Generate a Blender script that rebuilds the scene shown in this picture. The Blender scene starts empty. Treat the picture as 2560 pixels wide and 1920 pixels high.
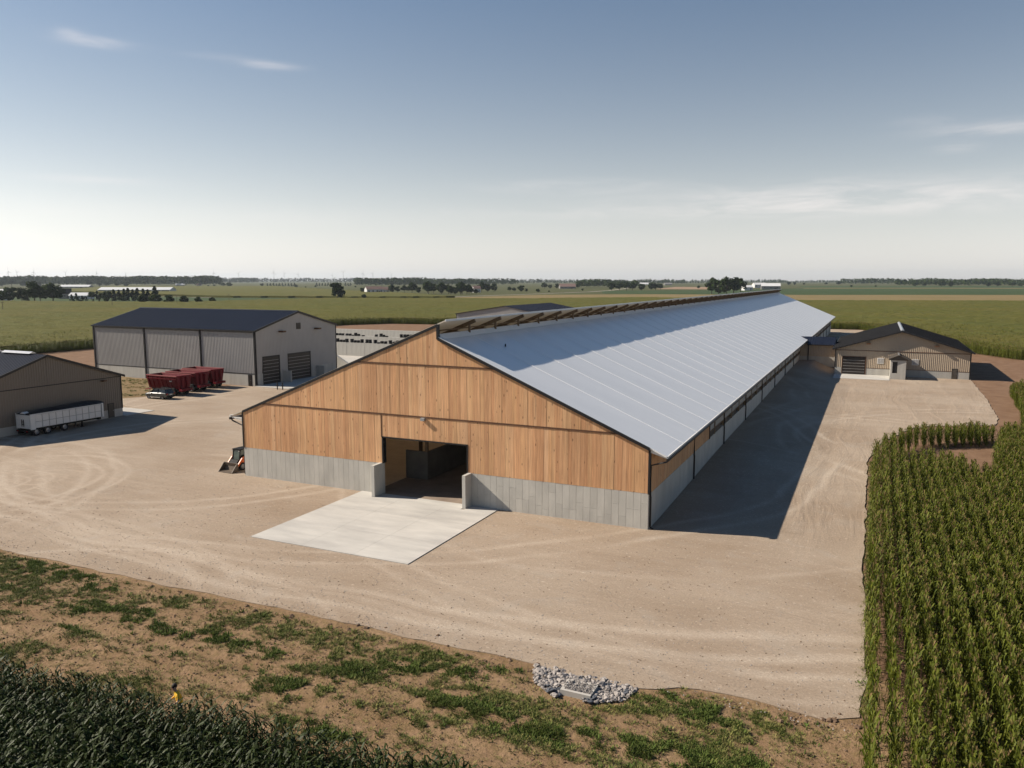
import bpy, math, random
import numpy as np
from mathutils import Vector, Matrix
R = math.radians
random.seed(7); rng = np.random.default_rng(7)
S = bpy.context.scene
COL = S.collection

# ------------------------------------------------------------------ camera
cam_d = bpy.data.cameras.new('camera'); cam = bpy.data.objects.new('camera', cam_d); COL.objects.link(cam)
cam.location = (0, 0, 17.4); cam.rotation_euler = (R(90 - 7.53), 0, R(24.83))
cam_d.sensor_width = 36; cam_d.lens = 27.66; cam_d.clip_start = 0.5; cam_d.clip_end = 40000
S.camera = cam
# ------------------------------------------------------------------ sun, sky, exposure
TO_SUN = Vector((-7.07, -1.75, 5.30)).normalized()
SUN_EL = math.asin(TO_SUN.z); SUN_AZ = math.atan2(TO_SUN.x, TO_SUN.y)
sun_d = bpy.data.lights.new('sun', 'SUN'); sun = bpy.data.objects.new('sun', sun_d); COL.objects.link(sun)
sun_d.energy = 5.0; sun_d.angle = R(0.55); sun_d.color = (1.0, 0.90, 0.77)
sun.location = (-60, -15, 60); sun.rotation_euler = (-TO_SUN).to_track_quat('-Z', 'Y').to_euler()
W = bpy.data.worlds.new('World'); S.world = W; W.use_nodes = True
S.view_settings.view_transform = 'Standard'; S.view_settings.look = 'None'
S.view_settings.exposure = 0.8; S.view_settings.gamma = 1.0; S.view_settings.use_curve_mapping = False
S.cycles.volume_bounces = 0; S.cycles.max_bounces = 6; S.cycles.transparent_max_bounces = 8

def world_sky():
    nt = W.node_tree; N = nt.nodes; L = nt.links; N.clear()
    out = N.new('ShaderNodeOutputWorld'); bg = N.new('ShaderNodeBackground'); bg.inputs[1].default_value = 0.055
    sky = N.new('ShaderNodeTexSky'); sky.sky_type = 'NISHITA'; sky.sun_disc = False
    sky.sun_elevation = SUN_EL; sky.sun_rotation = SUN_AZ % (2 * math.pi)
    sky.altitude = 0; sky.air_density = 1.0; sky.dust_density = 0.35; sky.ozone_density = 1.2
    hs = N.new('ShaderNodeHueSaturation'); hs.inputs['Saturation'].default_value = 1.36; hs.inputs['Value'].default_value = 1.0
    L.new(sky.outputs[0], hs.inputs['Color'])
    tc = N.new('ShaderNodeTexCoord'); sep = N.new('ShaderNodeSeparateXYZ'); L.new(tc.outputs['Generated'], sep.inputs[0])
    def M(op, a, b=None, c=None):
        m = N.new('ShaderNodeMath'); m.operation = op
        for i, v in enumerate((a, b, c)):
            if v is None: continue
            if isinstance(v, (int, float)): m.inputs[i].default_value = v
            else: L.new(v, m.inputs[i])
        return m.outputs[0]
    az = M('ARCTAN2', sep.outputs[0], sep.outputs[1]); el = M('ARCSINE', sep.outputs[2])
    cmb = N.new('ShaderNodeCombineXYZ'); L.new(M('MULTIPLY', az, 9.0), cmb.inputs[0]); L.new(M('MULTIPLY', el, 60.0), cmb.inputs[1])
    nz = N.new('ShaderNodeTexNoise'); nz.inputs['Scale'].default_value = 1.0; nz.inputs['Detail'].default_value = 7; nz.inputs['Roughness'].default_value = 0.62
    nz.inputs['Distortion'].default_value = 0.6; L.new(cmb.outputs[0], nz.inputs['Vector'])
    # thin streaks of cirrus: each an ellipse of sky (azimuth, elevation, half sizes, weight) broken up by noise
    tot = None
    wisps = [(-0.902, .250, .030, .005, .7), (-0.925, .255, .012, .005, .5), (-0.72, .2435, .026, .004, .7), (-0.78, .249, .04, .004, .2),
             (.115, .158, .060, .006, 1.0), (-.36, .115, .09, .007, .55), (-.02, .094, .22, .016, .95), (.04, .170, .03, .006, .3),
             (-.90, .109, .06, .004, .45), (-.12, .082, .30, .008, .5), (.07, .142, .02, .006, .3), (-.83, .075, .25, .012, .2),
             (.6, .2, .12, .012, .6), (1.3, .25, .2, .014, .6), (-1.5, .21, .15, .012, .6), (2.2, .18, .2, .015, .5), (-2.4, .22, .2, .014, .5)]
    for a, e, sa, se, w in wisps:
        q = M('ADD', M('POWER', M('DIVIDE', M('SUBTRACT', az, a), sa), 2.0), M('POWER', M('DIVIDE', M('SUBTRACT', el, e), se), 2.0))
        g = M('MULTIPLY', M('EXPONENT', M('MULTIPLY', q, -0.9)), w)
        tot = g if tot is None else M('ADD', tot, g)
    nn = N.new('ShaderNodeMapRange'); nn.inputs['From Min'].default_value = .36; nn.inputs['From Max'].default_value = .68; L.new(nz.outputs[0], nn.inputs[0])
    fac = M('MULTIPLY', M('MINIMUM', tot, 1.0), M('ADD', M('MULTIPLY', nn.outputs[0], .85), .08))
    mix = N.new('ShaderNodeMix'); mix.data_type = 'RGBA'; L.new(M('MULTIPLY', fac, .5), mix.inputs[0]); tn = N.new('ShaderNodeMix'); tn.data_type = 'RGBA'; tn.blend_type = 'MULTIPLY'; tn.inputs[0].default_value = 1.0; L.new(hs.outputs[0], tn.inputs[6]); tn.inputs[7].default_value = (.99, 1.0, .985, 1)
    bw = N.new('ShaderNodeRGBToBW'); L.new(sky.outputs[0], bw.inputs[0]); vl = N.new('ShaderNodeVectorMath'); vl.operation = 'SCALE'; vl.inputs[0].default_value = (1.46, 1.41, 1.385); L.new(bw.outputs[0], vl.inputs['Scale'])
    hv_ = M('MULTIPLY', M('EXPONENT', M('MULTIPLY', M('MAXIMUM', el, 0.0), -3.0)), .88)     # pale summer veil towards the horizon, all the way round
    vm_ = N.new('ShaderNodeMix'); vm_.data_type = 'RGBA'; L.new(hv_, vm_.inputs[0]); L.new(tn.outputs[2], vm_.inputs[6]); L.new(vl.outputs[0], vm_.inputs[7]); L.new(vm_.outputs[2], mix.inputs[6])
    mix.inputs[7].default_value = (12.0, 10.9, 10.4, 1)
    L.new(mix.outputs[2], bg.inputs[0]); L.new(bg.outputs[0], out.inputs[0])
world_sky()

# ------------------------------------------------------------------ materials
def mat(name, col, rough=.8, var=.0, scale=1.0, stretch=(1, 1, 1), col2=None, bump=0.0, bscale=None, spec=.3, metal=0, objrand=0.0, detail=5, transl=0.0, coat=0, k=.62):
    col = tuple(min(.9, c * k) for c in col); col2 = tuple(min(.9, c * k) for c in col2) if col2 else None
    m = bpy.data.materials.new(name); m.use_nodes = True
    nt = m.node_tree; N = nt.nodes; L = nt.links; P = N['Principled BSDF']
    P.inputs['Roughness'].default_value = rough; P.inputs['Specular IOR Level'].default_value = spec; P.inputs['Metallic'].default_value = metal
    if coat: P.inputs['Coat Weight'].default_value = coat
    c1 = (*col, 1); colout = None
    if col2 is None and var: col2 = tuple(min(1, c * (1 + var)) for c in col); c1 = (*[c * (1 - var) for c in col], 1)
    if col2 is not None:
        tc = N.new('ShaderNodeTexCoord'); mp = N.new('ShaderNodeMapping'); mp.inputs['Scale'].default_value = stretch
        L.new(tc.outputs['Object'], mp.inputs[0])
        nz = N.new('ShaderNodeTexNoise'); nz.inputs['Scale'].default_value = scale; nz.inputs['Detail'].default_value = detail; nz.inputs['Roughness'].default_value = .6
        L.new(mp.outputs[0], nz.inputs['Vector'])
        mr = N.new('ShaderNodeMapRange'); mr.inputs['From Min'].default_value = .3; mr.inputs['From Max'].default_value = .7; L.new(nz.outputs[0], mr.inputs[0])
        mx = N.new('ShaderNodeMix'); mx.data_type = 'RGBA'; mx.inputs[6].default_value = c1; mx.inputs[7].default_value = (*col2, 1)
        L.new(mr.outputs[0], mx.inputs[0]); colout = mx.outputs[2]
        if bump:
            b = N.new('ShaderNodeBump'); b.inputs['Strength'].default_value = bump; b.inputs['Distance'].default_value = .05
            if bscale:
                n2 = N.new('ShaderNodeTexNoise'); n2.inputs['Scale'].default_value = bscale; n2.inputs['Detail'].default_value = 4
                L.new(tc.outputs['Object'], n2.inputs['Vector']); L.new(n2.outputs[0], b.inputs['Height'])
            else: L.new(nz.outputs[0], b.inputs['Height'])
            L.new(b.outputs[0], P.inputs['Normal'])
    else:
        P.inputs['Base Color'].default_value = c1
    if objrand:
        oi = N.new('ShaderNodeObjectInfo'); hs = N.new('ShaderNodeHueSaturation')
        mr2 = N.new('ShaderNodeMapRange'); mr2.inputs['To Min'].default_value = 1 - objrand; mr2.inputs['To Max'].default_value = 1 + objrand
        L.new(oi.outputs['Random'], mr2.inputs[0]); L.new(mr2.outputs[0], hs.inputs['Value'])
        if colout: L.new(colout, hs.inputs['Color'])
        else: hs.inputs['Color'].default_value = c1
        colout = hs.outputs[0]
    if colout: L.new(colout, P.inputs['Base Color'])
    if transl:
        t = N.new('ShaderNodeBsdfTranslucent'); ms = N.new('ShaderNodeMixShader'); ms.inputs[0].default_value = transl
        if colout: L.new(colout, t.inputs[0])
        else: t.inputs[0].default_value = c1
        L.new(P.outputs[0], ms.inputs[1]); L.new(t.outputs[0], ms.inputs[2]); L.new(ms.outputs[0], N['Material Output'].inputs[0])
    return m

def wood_mat():
    m = bpy.data.materials.new('larch_boards'); m.use_nodes = True
    nt = m.node_tree; N = nt.nodes; L = nt.links; P = N['Principled BSDF']; P.inputs['Roughness'].default_value = .75; P.inputs['Specular IOR Level'].default_value = .2
    oi = N.new('ShaderNodeObjectInfo'); tc = N.new('ShaderNodeTexCoord')
    off = N.new('ShaderNodeVectorMath'); off.operation = 'SCALE'; off.inputs['Scale'].default_value = 37.0
    cx = N.new('ShaderNodeCombineXYZ')
    for i in range(3): L.new(oi.outputs['Random'], cx.inputs[i])
    L.new(cx.outputs[0], off.inputs[0])
    ad = N.new('ShaderNodeVectorMath'); ad.operation = 'ADD'; L.new(tc.outputs['Object'], ad.inputs[0]); L.new(off.outputs[0], ad.inputs[1])
    ramp = N.new('ShaderNodeValToRGB'); e = ramp.color_ramp.elements
    e[0].position = 0; e[0].color = (.50, .265, .135, 1); e[1].position = 1; e[1].color = (.63, .38, .215, 1)
    for p, c in ((.25, (.585, .335, .178, 1)), (.5, (.545, .295, .15, 1)), (.72, (.62, .375, .2, 1)), (.86, (.56, .315, .157, 1))):
        x = ramp.color_ramp.elements.new(p); x.color = c
    L.new(oi.outputs['Random'], ramp.inputs[0])
    mp = N.new('ShaderNodeMapping'); mp.inputs['Scale'].default_value = (12, 12, .35); L.new(ad.outputs[0], mp.inputs[0])
    gr = N.new('ShaderNodeTexNoise'); gr.inputs['Scale'].default_value = 1.6; gr.inputs['Detail'].default_value = 6; gr.inputs['Distortion'].default_value = .5; L.new(mp.outputs[0], gr.inputs[0])
    g2 = N.new('ShaderNodeMapRange'); g2.inputs['From Min'].default_value = .3; g2.inputs['From Max'].default_value = .72; g2.inputs['To Min'].default_value = .72; g2.inputs['To Max'].default_value = 1.16; L.new(gr.outputs[0], g2.inputs[0])
    big = N.new('ShaderNodeTexNoise'); big.inputs['Scale'].default_value = .22; big.inputs['Detail'].default_value = 3; L.new(tc.outputs['Object'], big.inputs[0])
    g3 = N.new('ShaderNodeMapRange'); g3.inputs['From Min'].default_value = .3; g3.inputs['From Max'].default_value = .7; g3.inputs['To Min'].default_value = .86; g3.inputs['To Max'].default_value = 1.1; L.new(big.outputs[0], g3.inputs[0])
    mu = N.new('ShaderNodeMath'); mu.operation = 'MULTIPLY'; L.new(g2.outputs[0], mu.inputs[0]); L.new(g3.outputs[0], mu.inputs[1])
    # knots
    kp = N.new('ShaderNodeMapping'); kp.inputs['Scale'].default_value = (1, 1, .42); L.new(ad.outputs[0], kp.inputs[0])
    vo = N.new('ShaderNodeTexVoronoi'); vo.inputs['Scale'].default_value = 2.6; L.new(kp.outputs[0], vo.inputs[0])
    k2 = N.new('ShaderNodeMapRange'); k2.inputs['From Min'].default_value = .07; k2.inputs['From Max'].default_value = .15; k2.inputs['To Min'].default_value = .45; k2.inputs['To Max'].default_value = 1; L.new(vo.outputs['Distance'], k2.inputs[0])
    mu2 = N.new('ShaderNodeMath'); mu2.operation = 'MULTIPLY'; L.new(mu.outputs[0], mu2.inputs[0]); L.new(k2.outputs[0], mu2.inputs[1])
    sx = N.new('ShaderNodeSeparateXYZ'); L.new(tc.outputs['Object'], sx.inputs[0])
    fl = N.new('ShaderNodeMath'); fl.operation = 'FLOOR'; d1 = N.new('ShaderNodeMath'); d1.operation = 'DIVIDE'; ax = N.new('ShaderNodeMath'); ax.operation = 'ADD'; L.new(sx.outputs[0], ax.inputs[0]); L.new(sx.outputs[1], ax.inputs[1]); L.new(ax.outputs[0], d1.inputs[0]); d1.inputs[1].default_value = .118; L.new(d1.outputs[0], fl.inputs[0])
    wn = N.new('ShaderNodeTexWhiteNoise'); wn.noise_dimensions = '1D'; L.new(fl.outputs[0], wn.inputs['W'])
    w2 = N.new('ShaderNodeMapRange'); w2.inputs['To Min'].default_value = .91; w2.inputs['To Max'].default_value = 1.07; L.new(wn.outputs['Value'], w2.inputs[0])
    mu3 = N.new('ShaderNodeMath'); mu3.operation = 'MULTIPLY'; L.new(mu2.outputs[0], mu3.inputs[0]); L.new(w2.outputs[0], mu3.inputs[1]); mu2 = mu3
    vm = N.new('ShaderNodeVectorMath'); vm.operation = 'SCALE'; L.new(ramp.outputs[0], vm.inputs[0]); L.new(mu2.outputs[0], vm.inputs['Scale'])
    L.new(vm.outputs[0], P.inputs['Base Color'])
    b = N.new('ShaderNodeBump'); b.inputs['Strength'].default_value = .25; b.inputs['Distance'].default_value = .01; L.new(gr.outputs[0], b.inputs['Height']); L.new(b.outputs[0], P.inputs['Normal'])
    return m

def gravel_mat():
    m = bpy.data.materials.new('crushed_gravel'); m.use_nodes = True
    nt = m.node_tree; N = nt.nodes; L = nt.links; P = N['Principled BSDF']; P.inputs['Roughness'].default_value = .95; P.inputs['Specular IOR Level'].default_value = .1
    tc = N.new('ShaderNodeTexCoord')
    def noise(scale, st=(1, 1, 1), rot=0, detail=4, lo=.35, hi=.65, dist=0.0, rough=.55, src=None):
        mp = N.new('ShaderNodeMapping'); mp.inputs['Scale'].default_value = st; mp.inputs['Rotation'].default_value = (0, 0, rot); L.new(src or tc.outputs['Object'], mp.inputs[0])
        n = N.new('ShaderNodeTexNoise'); n.inputs['Scale'].default_value = scale; n.inputs['Detail'].default_value = detail; n.inputs['Distortion'].default_value = dist; n.inputs['Roughness'].default_value = rough
        L.new(mp.outputs[0], n.inputs[0])
        r = N.new('ShaderNodeMapRange'); r.inputs['From Min'].default_value = lo; r.inputs['From Max'].default_value = hi; L.new(n.outputs[0], r.inputs[0]); return n, r.outputs[0]
    def mixc(f, a, b):
        x = N.new('ShaderNodeMix'); x.data_type = 'RGBA'
        for s, v in ((6, a), (7, b)):
            if isinstance(v, tuple): x.inputs[s].default_value = (v[0] * .87, v[1] * .835, v[2] * .785, 1)
            else: L.new(v, x.inputs[s])
        if isinstance(f, float): x.inputs[0].default_value = f
        else: L.new(f, x.inputs[0])
        return x.outputs[2]
    def mul(a, b):
        x = N.new('ShaderNodeMath'); x.operation = 'MULTIPLY'
        for i, v in enumerate((a, b)):
            if isinstance(v, (int, float)): x.inputs[i].default_value = v
            else: L.new(v, x.inputs[i])
        return x.outputs[0]
    c = mixc(noise(.09, detail=5)[1], (.35, .272, .205), (.495, .42, .345))
    wob = N.new('ShaderNodeVectorMath'); wob.operation = 'ADD'; wn = N.new('ShaderNodeTexNoise'); wn.inputs['Scale'].default_value = .05; L.new(tc.outputs['Object'], wn.inputs[0]); ws = N.new('ShaderNodeVectorMath'); ws.operation = 'SCALE'; ws.inputs['Scale'].default_value = 5.0; L.new(wn.outputs['Color'], ws.inputs[0]); L.new(tc.outputs['Object'], wob.inputs[0]); L.new(ws.outputs[0], wob.inputs[1])
    # wheel-packed lanes: front of the barn (along x), east side (along y), turning arcs on the west yard
    sep = N.new('ShaderNodeSeparateXYZ'); L.new(tc.outputs['Object'], sep.inputs[0])
    east = N.new('ShaderNodeMapRange'); east.inputs['From Min'].default_value = -16; east.inputs['From Max'].default_value = -9; L.new(sep.outputs[0], east.inputs[0])
    north = N.new('ShaderNodeMapRange'); north.inputs['From Min'].default_value = 48; north.inputs['From Max'].default_value = 60; L.new(sep.outputs[1], north.inputs[0])
    em = mul(east.outputs[0], north.outputs[0])
    fx = noise(1.0, (.07, .62, 1), R(-4), 6, .44, .74, .5, .65, wob.outputs[0])[1]; fy = noise(1.0, (.5, .05, 1), R(3), 6, .44, .74, .5, .65, wob.outputs[0])[1]
    fd = noise(1.0, (.05, .6, 1), R(-38), 5, .45, .75, .3)[1]
    lane = N.new('ShaderNodeMix'); lane.data_type = 'FLOAT'; L.new(em, lane.inputs[0]); L.new(fx, lane.inputs[2]); L.new(fy, lane.inputs[3])
    c = mixc(mul(lane.outputs[0], .38), c, (.57, .49, .405))
    c = mixc(mul(fd, .28), c, (.30, .225, .16))
    dk = noise(1.0, (.16, 1.3, 1), R(9), 6, .60, .78, .8, .6, wob.outputs[0])[1]
    c = mixc(mul(dk, .30), c, (.24, .185, .135))
    # ruts left by turning machines: rings about a point near the barn corner
    vd = N.new('ShaderNodeVectorMath'); vd.operation = 'DISTANCE'; L.new(tc.outputs['Object'], vd.inputs[0]); vd.inputs[1].default_value = (-66, 44, 0)
    wr = N.new('ShaderNodeMapRange'); wr.inputs['From Min'].default_value = 2.5; wr.inputs['From Max'].default_value = 9; wr.inputs['To Min'].default_value = 1; wr.inputs['To Max'].default_value = 0; L.new(vd.outputs['Value'], wr.inputs[0])
    sn = N.new('ShaderNodeMath'); sn.operation = 'SINE'; L.new(mul(vd.outputs['Value'], 4.2), sn.inputs[0])
    sr = N.new('ShaderNodeMapRange'); sr.inputs['From Min'].default_value = .3; sr.inputs['From Max'].default_value = 1; L.new(sn.outputs[0], sr.inputs[0])
    c = mixc(mul(mul(mul(sr.outputs[0], wr.outputs[0]), noise(.25, lo=.4, hi=.6)[1]), .5), c, (.62, .52, .42))
    # long curved wheel tracks swept across the yard (centre, radius, width, weight)
    brk = noise(.10, detail=3, lo=.34, hi=.56)[1]
    for cx_, cy_, rad, wd, wt in ((-30, 136, 99.3, .35, .5), (-30, 136, 101.4, .35, .5), (-26, 112, 77.2, .4, .4), (-26, 112, 75.0, .4, .4), (-4, 74, 36.5, .35, .45), (-4, 74, 38.6, .35, .4), (-48, 10, 31.0, .3, .4), (-48, 10, 29.0, .3, .4), (-70, 120, 62, .4, .4), (-70, 120, 64.1, .4, .4), (20, 96, 25, .4, .4), (20, 96, 27.2, .4, .4), (-34, 20, 17.5, .25, .5), (-66, 44, 3.4, .2, .4), (-66, 44, 5.2, .2, .4), (-20, 160, 124, .3, .45), (-66, 44, 9.0, .3, .5), (-66, 44, 11.1, .3, .5), (-58, 62, 19, .35, .5), (-58, 62, 21.1, .35, .5), (-45, 82, 43, .35, .55), (-45, 82, 45.2, .35, .55), (-78, 30, 26, .35, .45), (-78, 30, 28.2, .35, .45), (-14, 66, 21, .3, .4)):
        dd = N.new('ShaderNodeVectorMath'); dd.operation = 'DISTANCE'; L.new(wob.outputs[0], dd.inputs[0]); dd.inputs[1].default_value = (cx_, cy_, 0)
        q1 = N.new('ShaderNodeMath'); q1.operation = 'SUBTRACT'; L.new(dd.outputs['Value'], q1.inputs[0]); q1.inputs[1].default_value = rad
        q2 = mul(mul(q1.outputs[0], q1.outputs[0]), -1 / (wd * wd)); q3 = N.new('ShaderNodeMath'); q3.operation = 'EXPONENT'; L.new(q2, q3.inputs[0])
        c = mixc(mul(mul(q3.outputs[0], brk), min(.95, wt * 1.3)), c, (.63, .55, .465))
    fine, fr = noise(9, detail=8, lo=.30, hi=.70, rough=.85)
    c = mixc(mul(fr, .9), c, (.20, .165, .13))
    c = mixc(mul(noise(1.6, detail=6, lo=.42, hi=.72, rough=.75)[1], .32), c, (.30, .235, .175))
    c = mixc(mul(noise(4.2, detail=4, lo=.58, hi=.75, rough=.7)[1], .6), c, (.68, .61, .53))
    c = mixc(mul(noise(.35, detail=4, lo=.55, hi=.72, dist=1.0)[1], .22), c, (.38, .36, .33))
    L.new(c, P.inputs['Base Color'])
    b = N.new('ShaderNodeBump'); b.inputs['Strength'].default_value = .8; b.inputs['Distance'].default_value = .05; L.new(fine.outputs[0], b.inputs['Height'])
    b2 = N.new('ShaderNodeBump'); b2.inputs['Strength'].default_value = .5; b2.inputs['Distance'].default_value = .10; L.new(lane.outputs[0], b2.inputs['Height']); L.new(b.outputs[0], b2.inputs['Normal'])
    L.new(b2.outputs[0], P.inputs['Normal'])
    return m

def field_mat(name, a, b, c, row=None):
    a, b, c = (tuple(q * .60 for q in w) for w in (a, b, c))
    m = bpy.data.materials.new(name); m.use_nodes = True
    nt = m.node_tree; N = nt.nodes; L = nt.links; P = N['Principled BSDF']; P.inputs['Roughness'].default_value = .9; P.inputs['Specular IOR Level'].default_value = .1
    tc = N.new('ShaderNodeTexCoord')
    def nz(scale, st, lo, hi, det=5):
        mp = N.new('ShaderNodeMapping'); mp.inputs['Scale'].default_value = st; L.new(tc.outputs['Object'], mp.inputs[0])
        n = N.new('ShaderNodeTexNoise'); n.inputs['Scale'].default_value = scale; n.inputs['Detail'].default_value = det; n.inputs['Roughness'].default_value = .65; L.new(mp.outputs[0], n.inputs[0])
        r = N.new('ShaderNodeMapRange'); r.inputs['From Min'].default_value = lo; r.inputs['From Max'].default_value = hi; L.new(n.outputs[0], r.inputs[0]); return n.outputs[0], r.outputs[0]
    def mx(f, x, y, k=1):
        q = N.new('ShaderNodeMix'); q.data_type = 'RGBA'
        mm = N.new('ShaderNodeMath'); mm.operation = 'MULTIPLY'; L.new(f, mm.inputs[0]); mm.inputs[1].default_value = k; L.new(mm.outputs[0], q.inputs[0])
        for s, v in ((6, x), (7, y)):
            if isinstance(v, tuple): q.inputs[s].default_value = (*v, 1)
            else: L.new(v, q.inputs[s])
        return q.outputs[2]
    col = mx(nz(.012, (1, 1, 1), .35, .65)[1], a, b)
    col = mx(nz(.03, (.4, 1.6, 1), .45, .7)[1], col, c, .7)
    h, f = nz(.9, (1, 1, 1), .35, .75, 6)
    col = mx(f, col, tuple(x * .45 for x in a), .55)
    L.new(col, P.inputs['Base Color'])
    bp = N.new('ShaderNodeBump'); bp.inputs['Strength'].default_value = .8; bp.inputs['Distance'].default_value = .6; L.new(h, bp.inputs['Height']); L.new(bp.outputs[0], P.inputs['Normal'])
    return m

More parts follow.
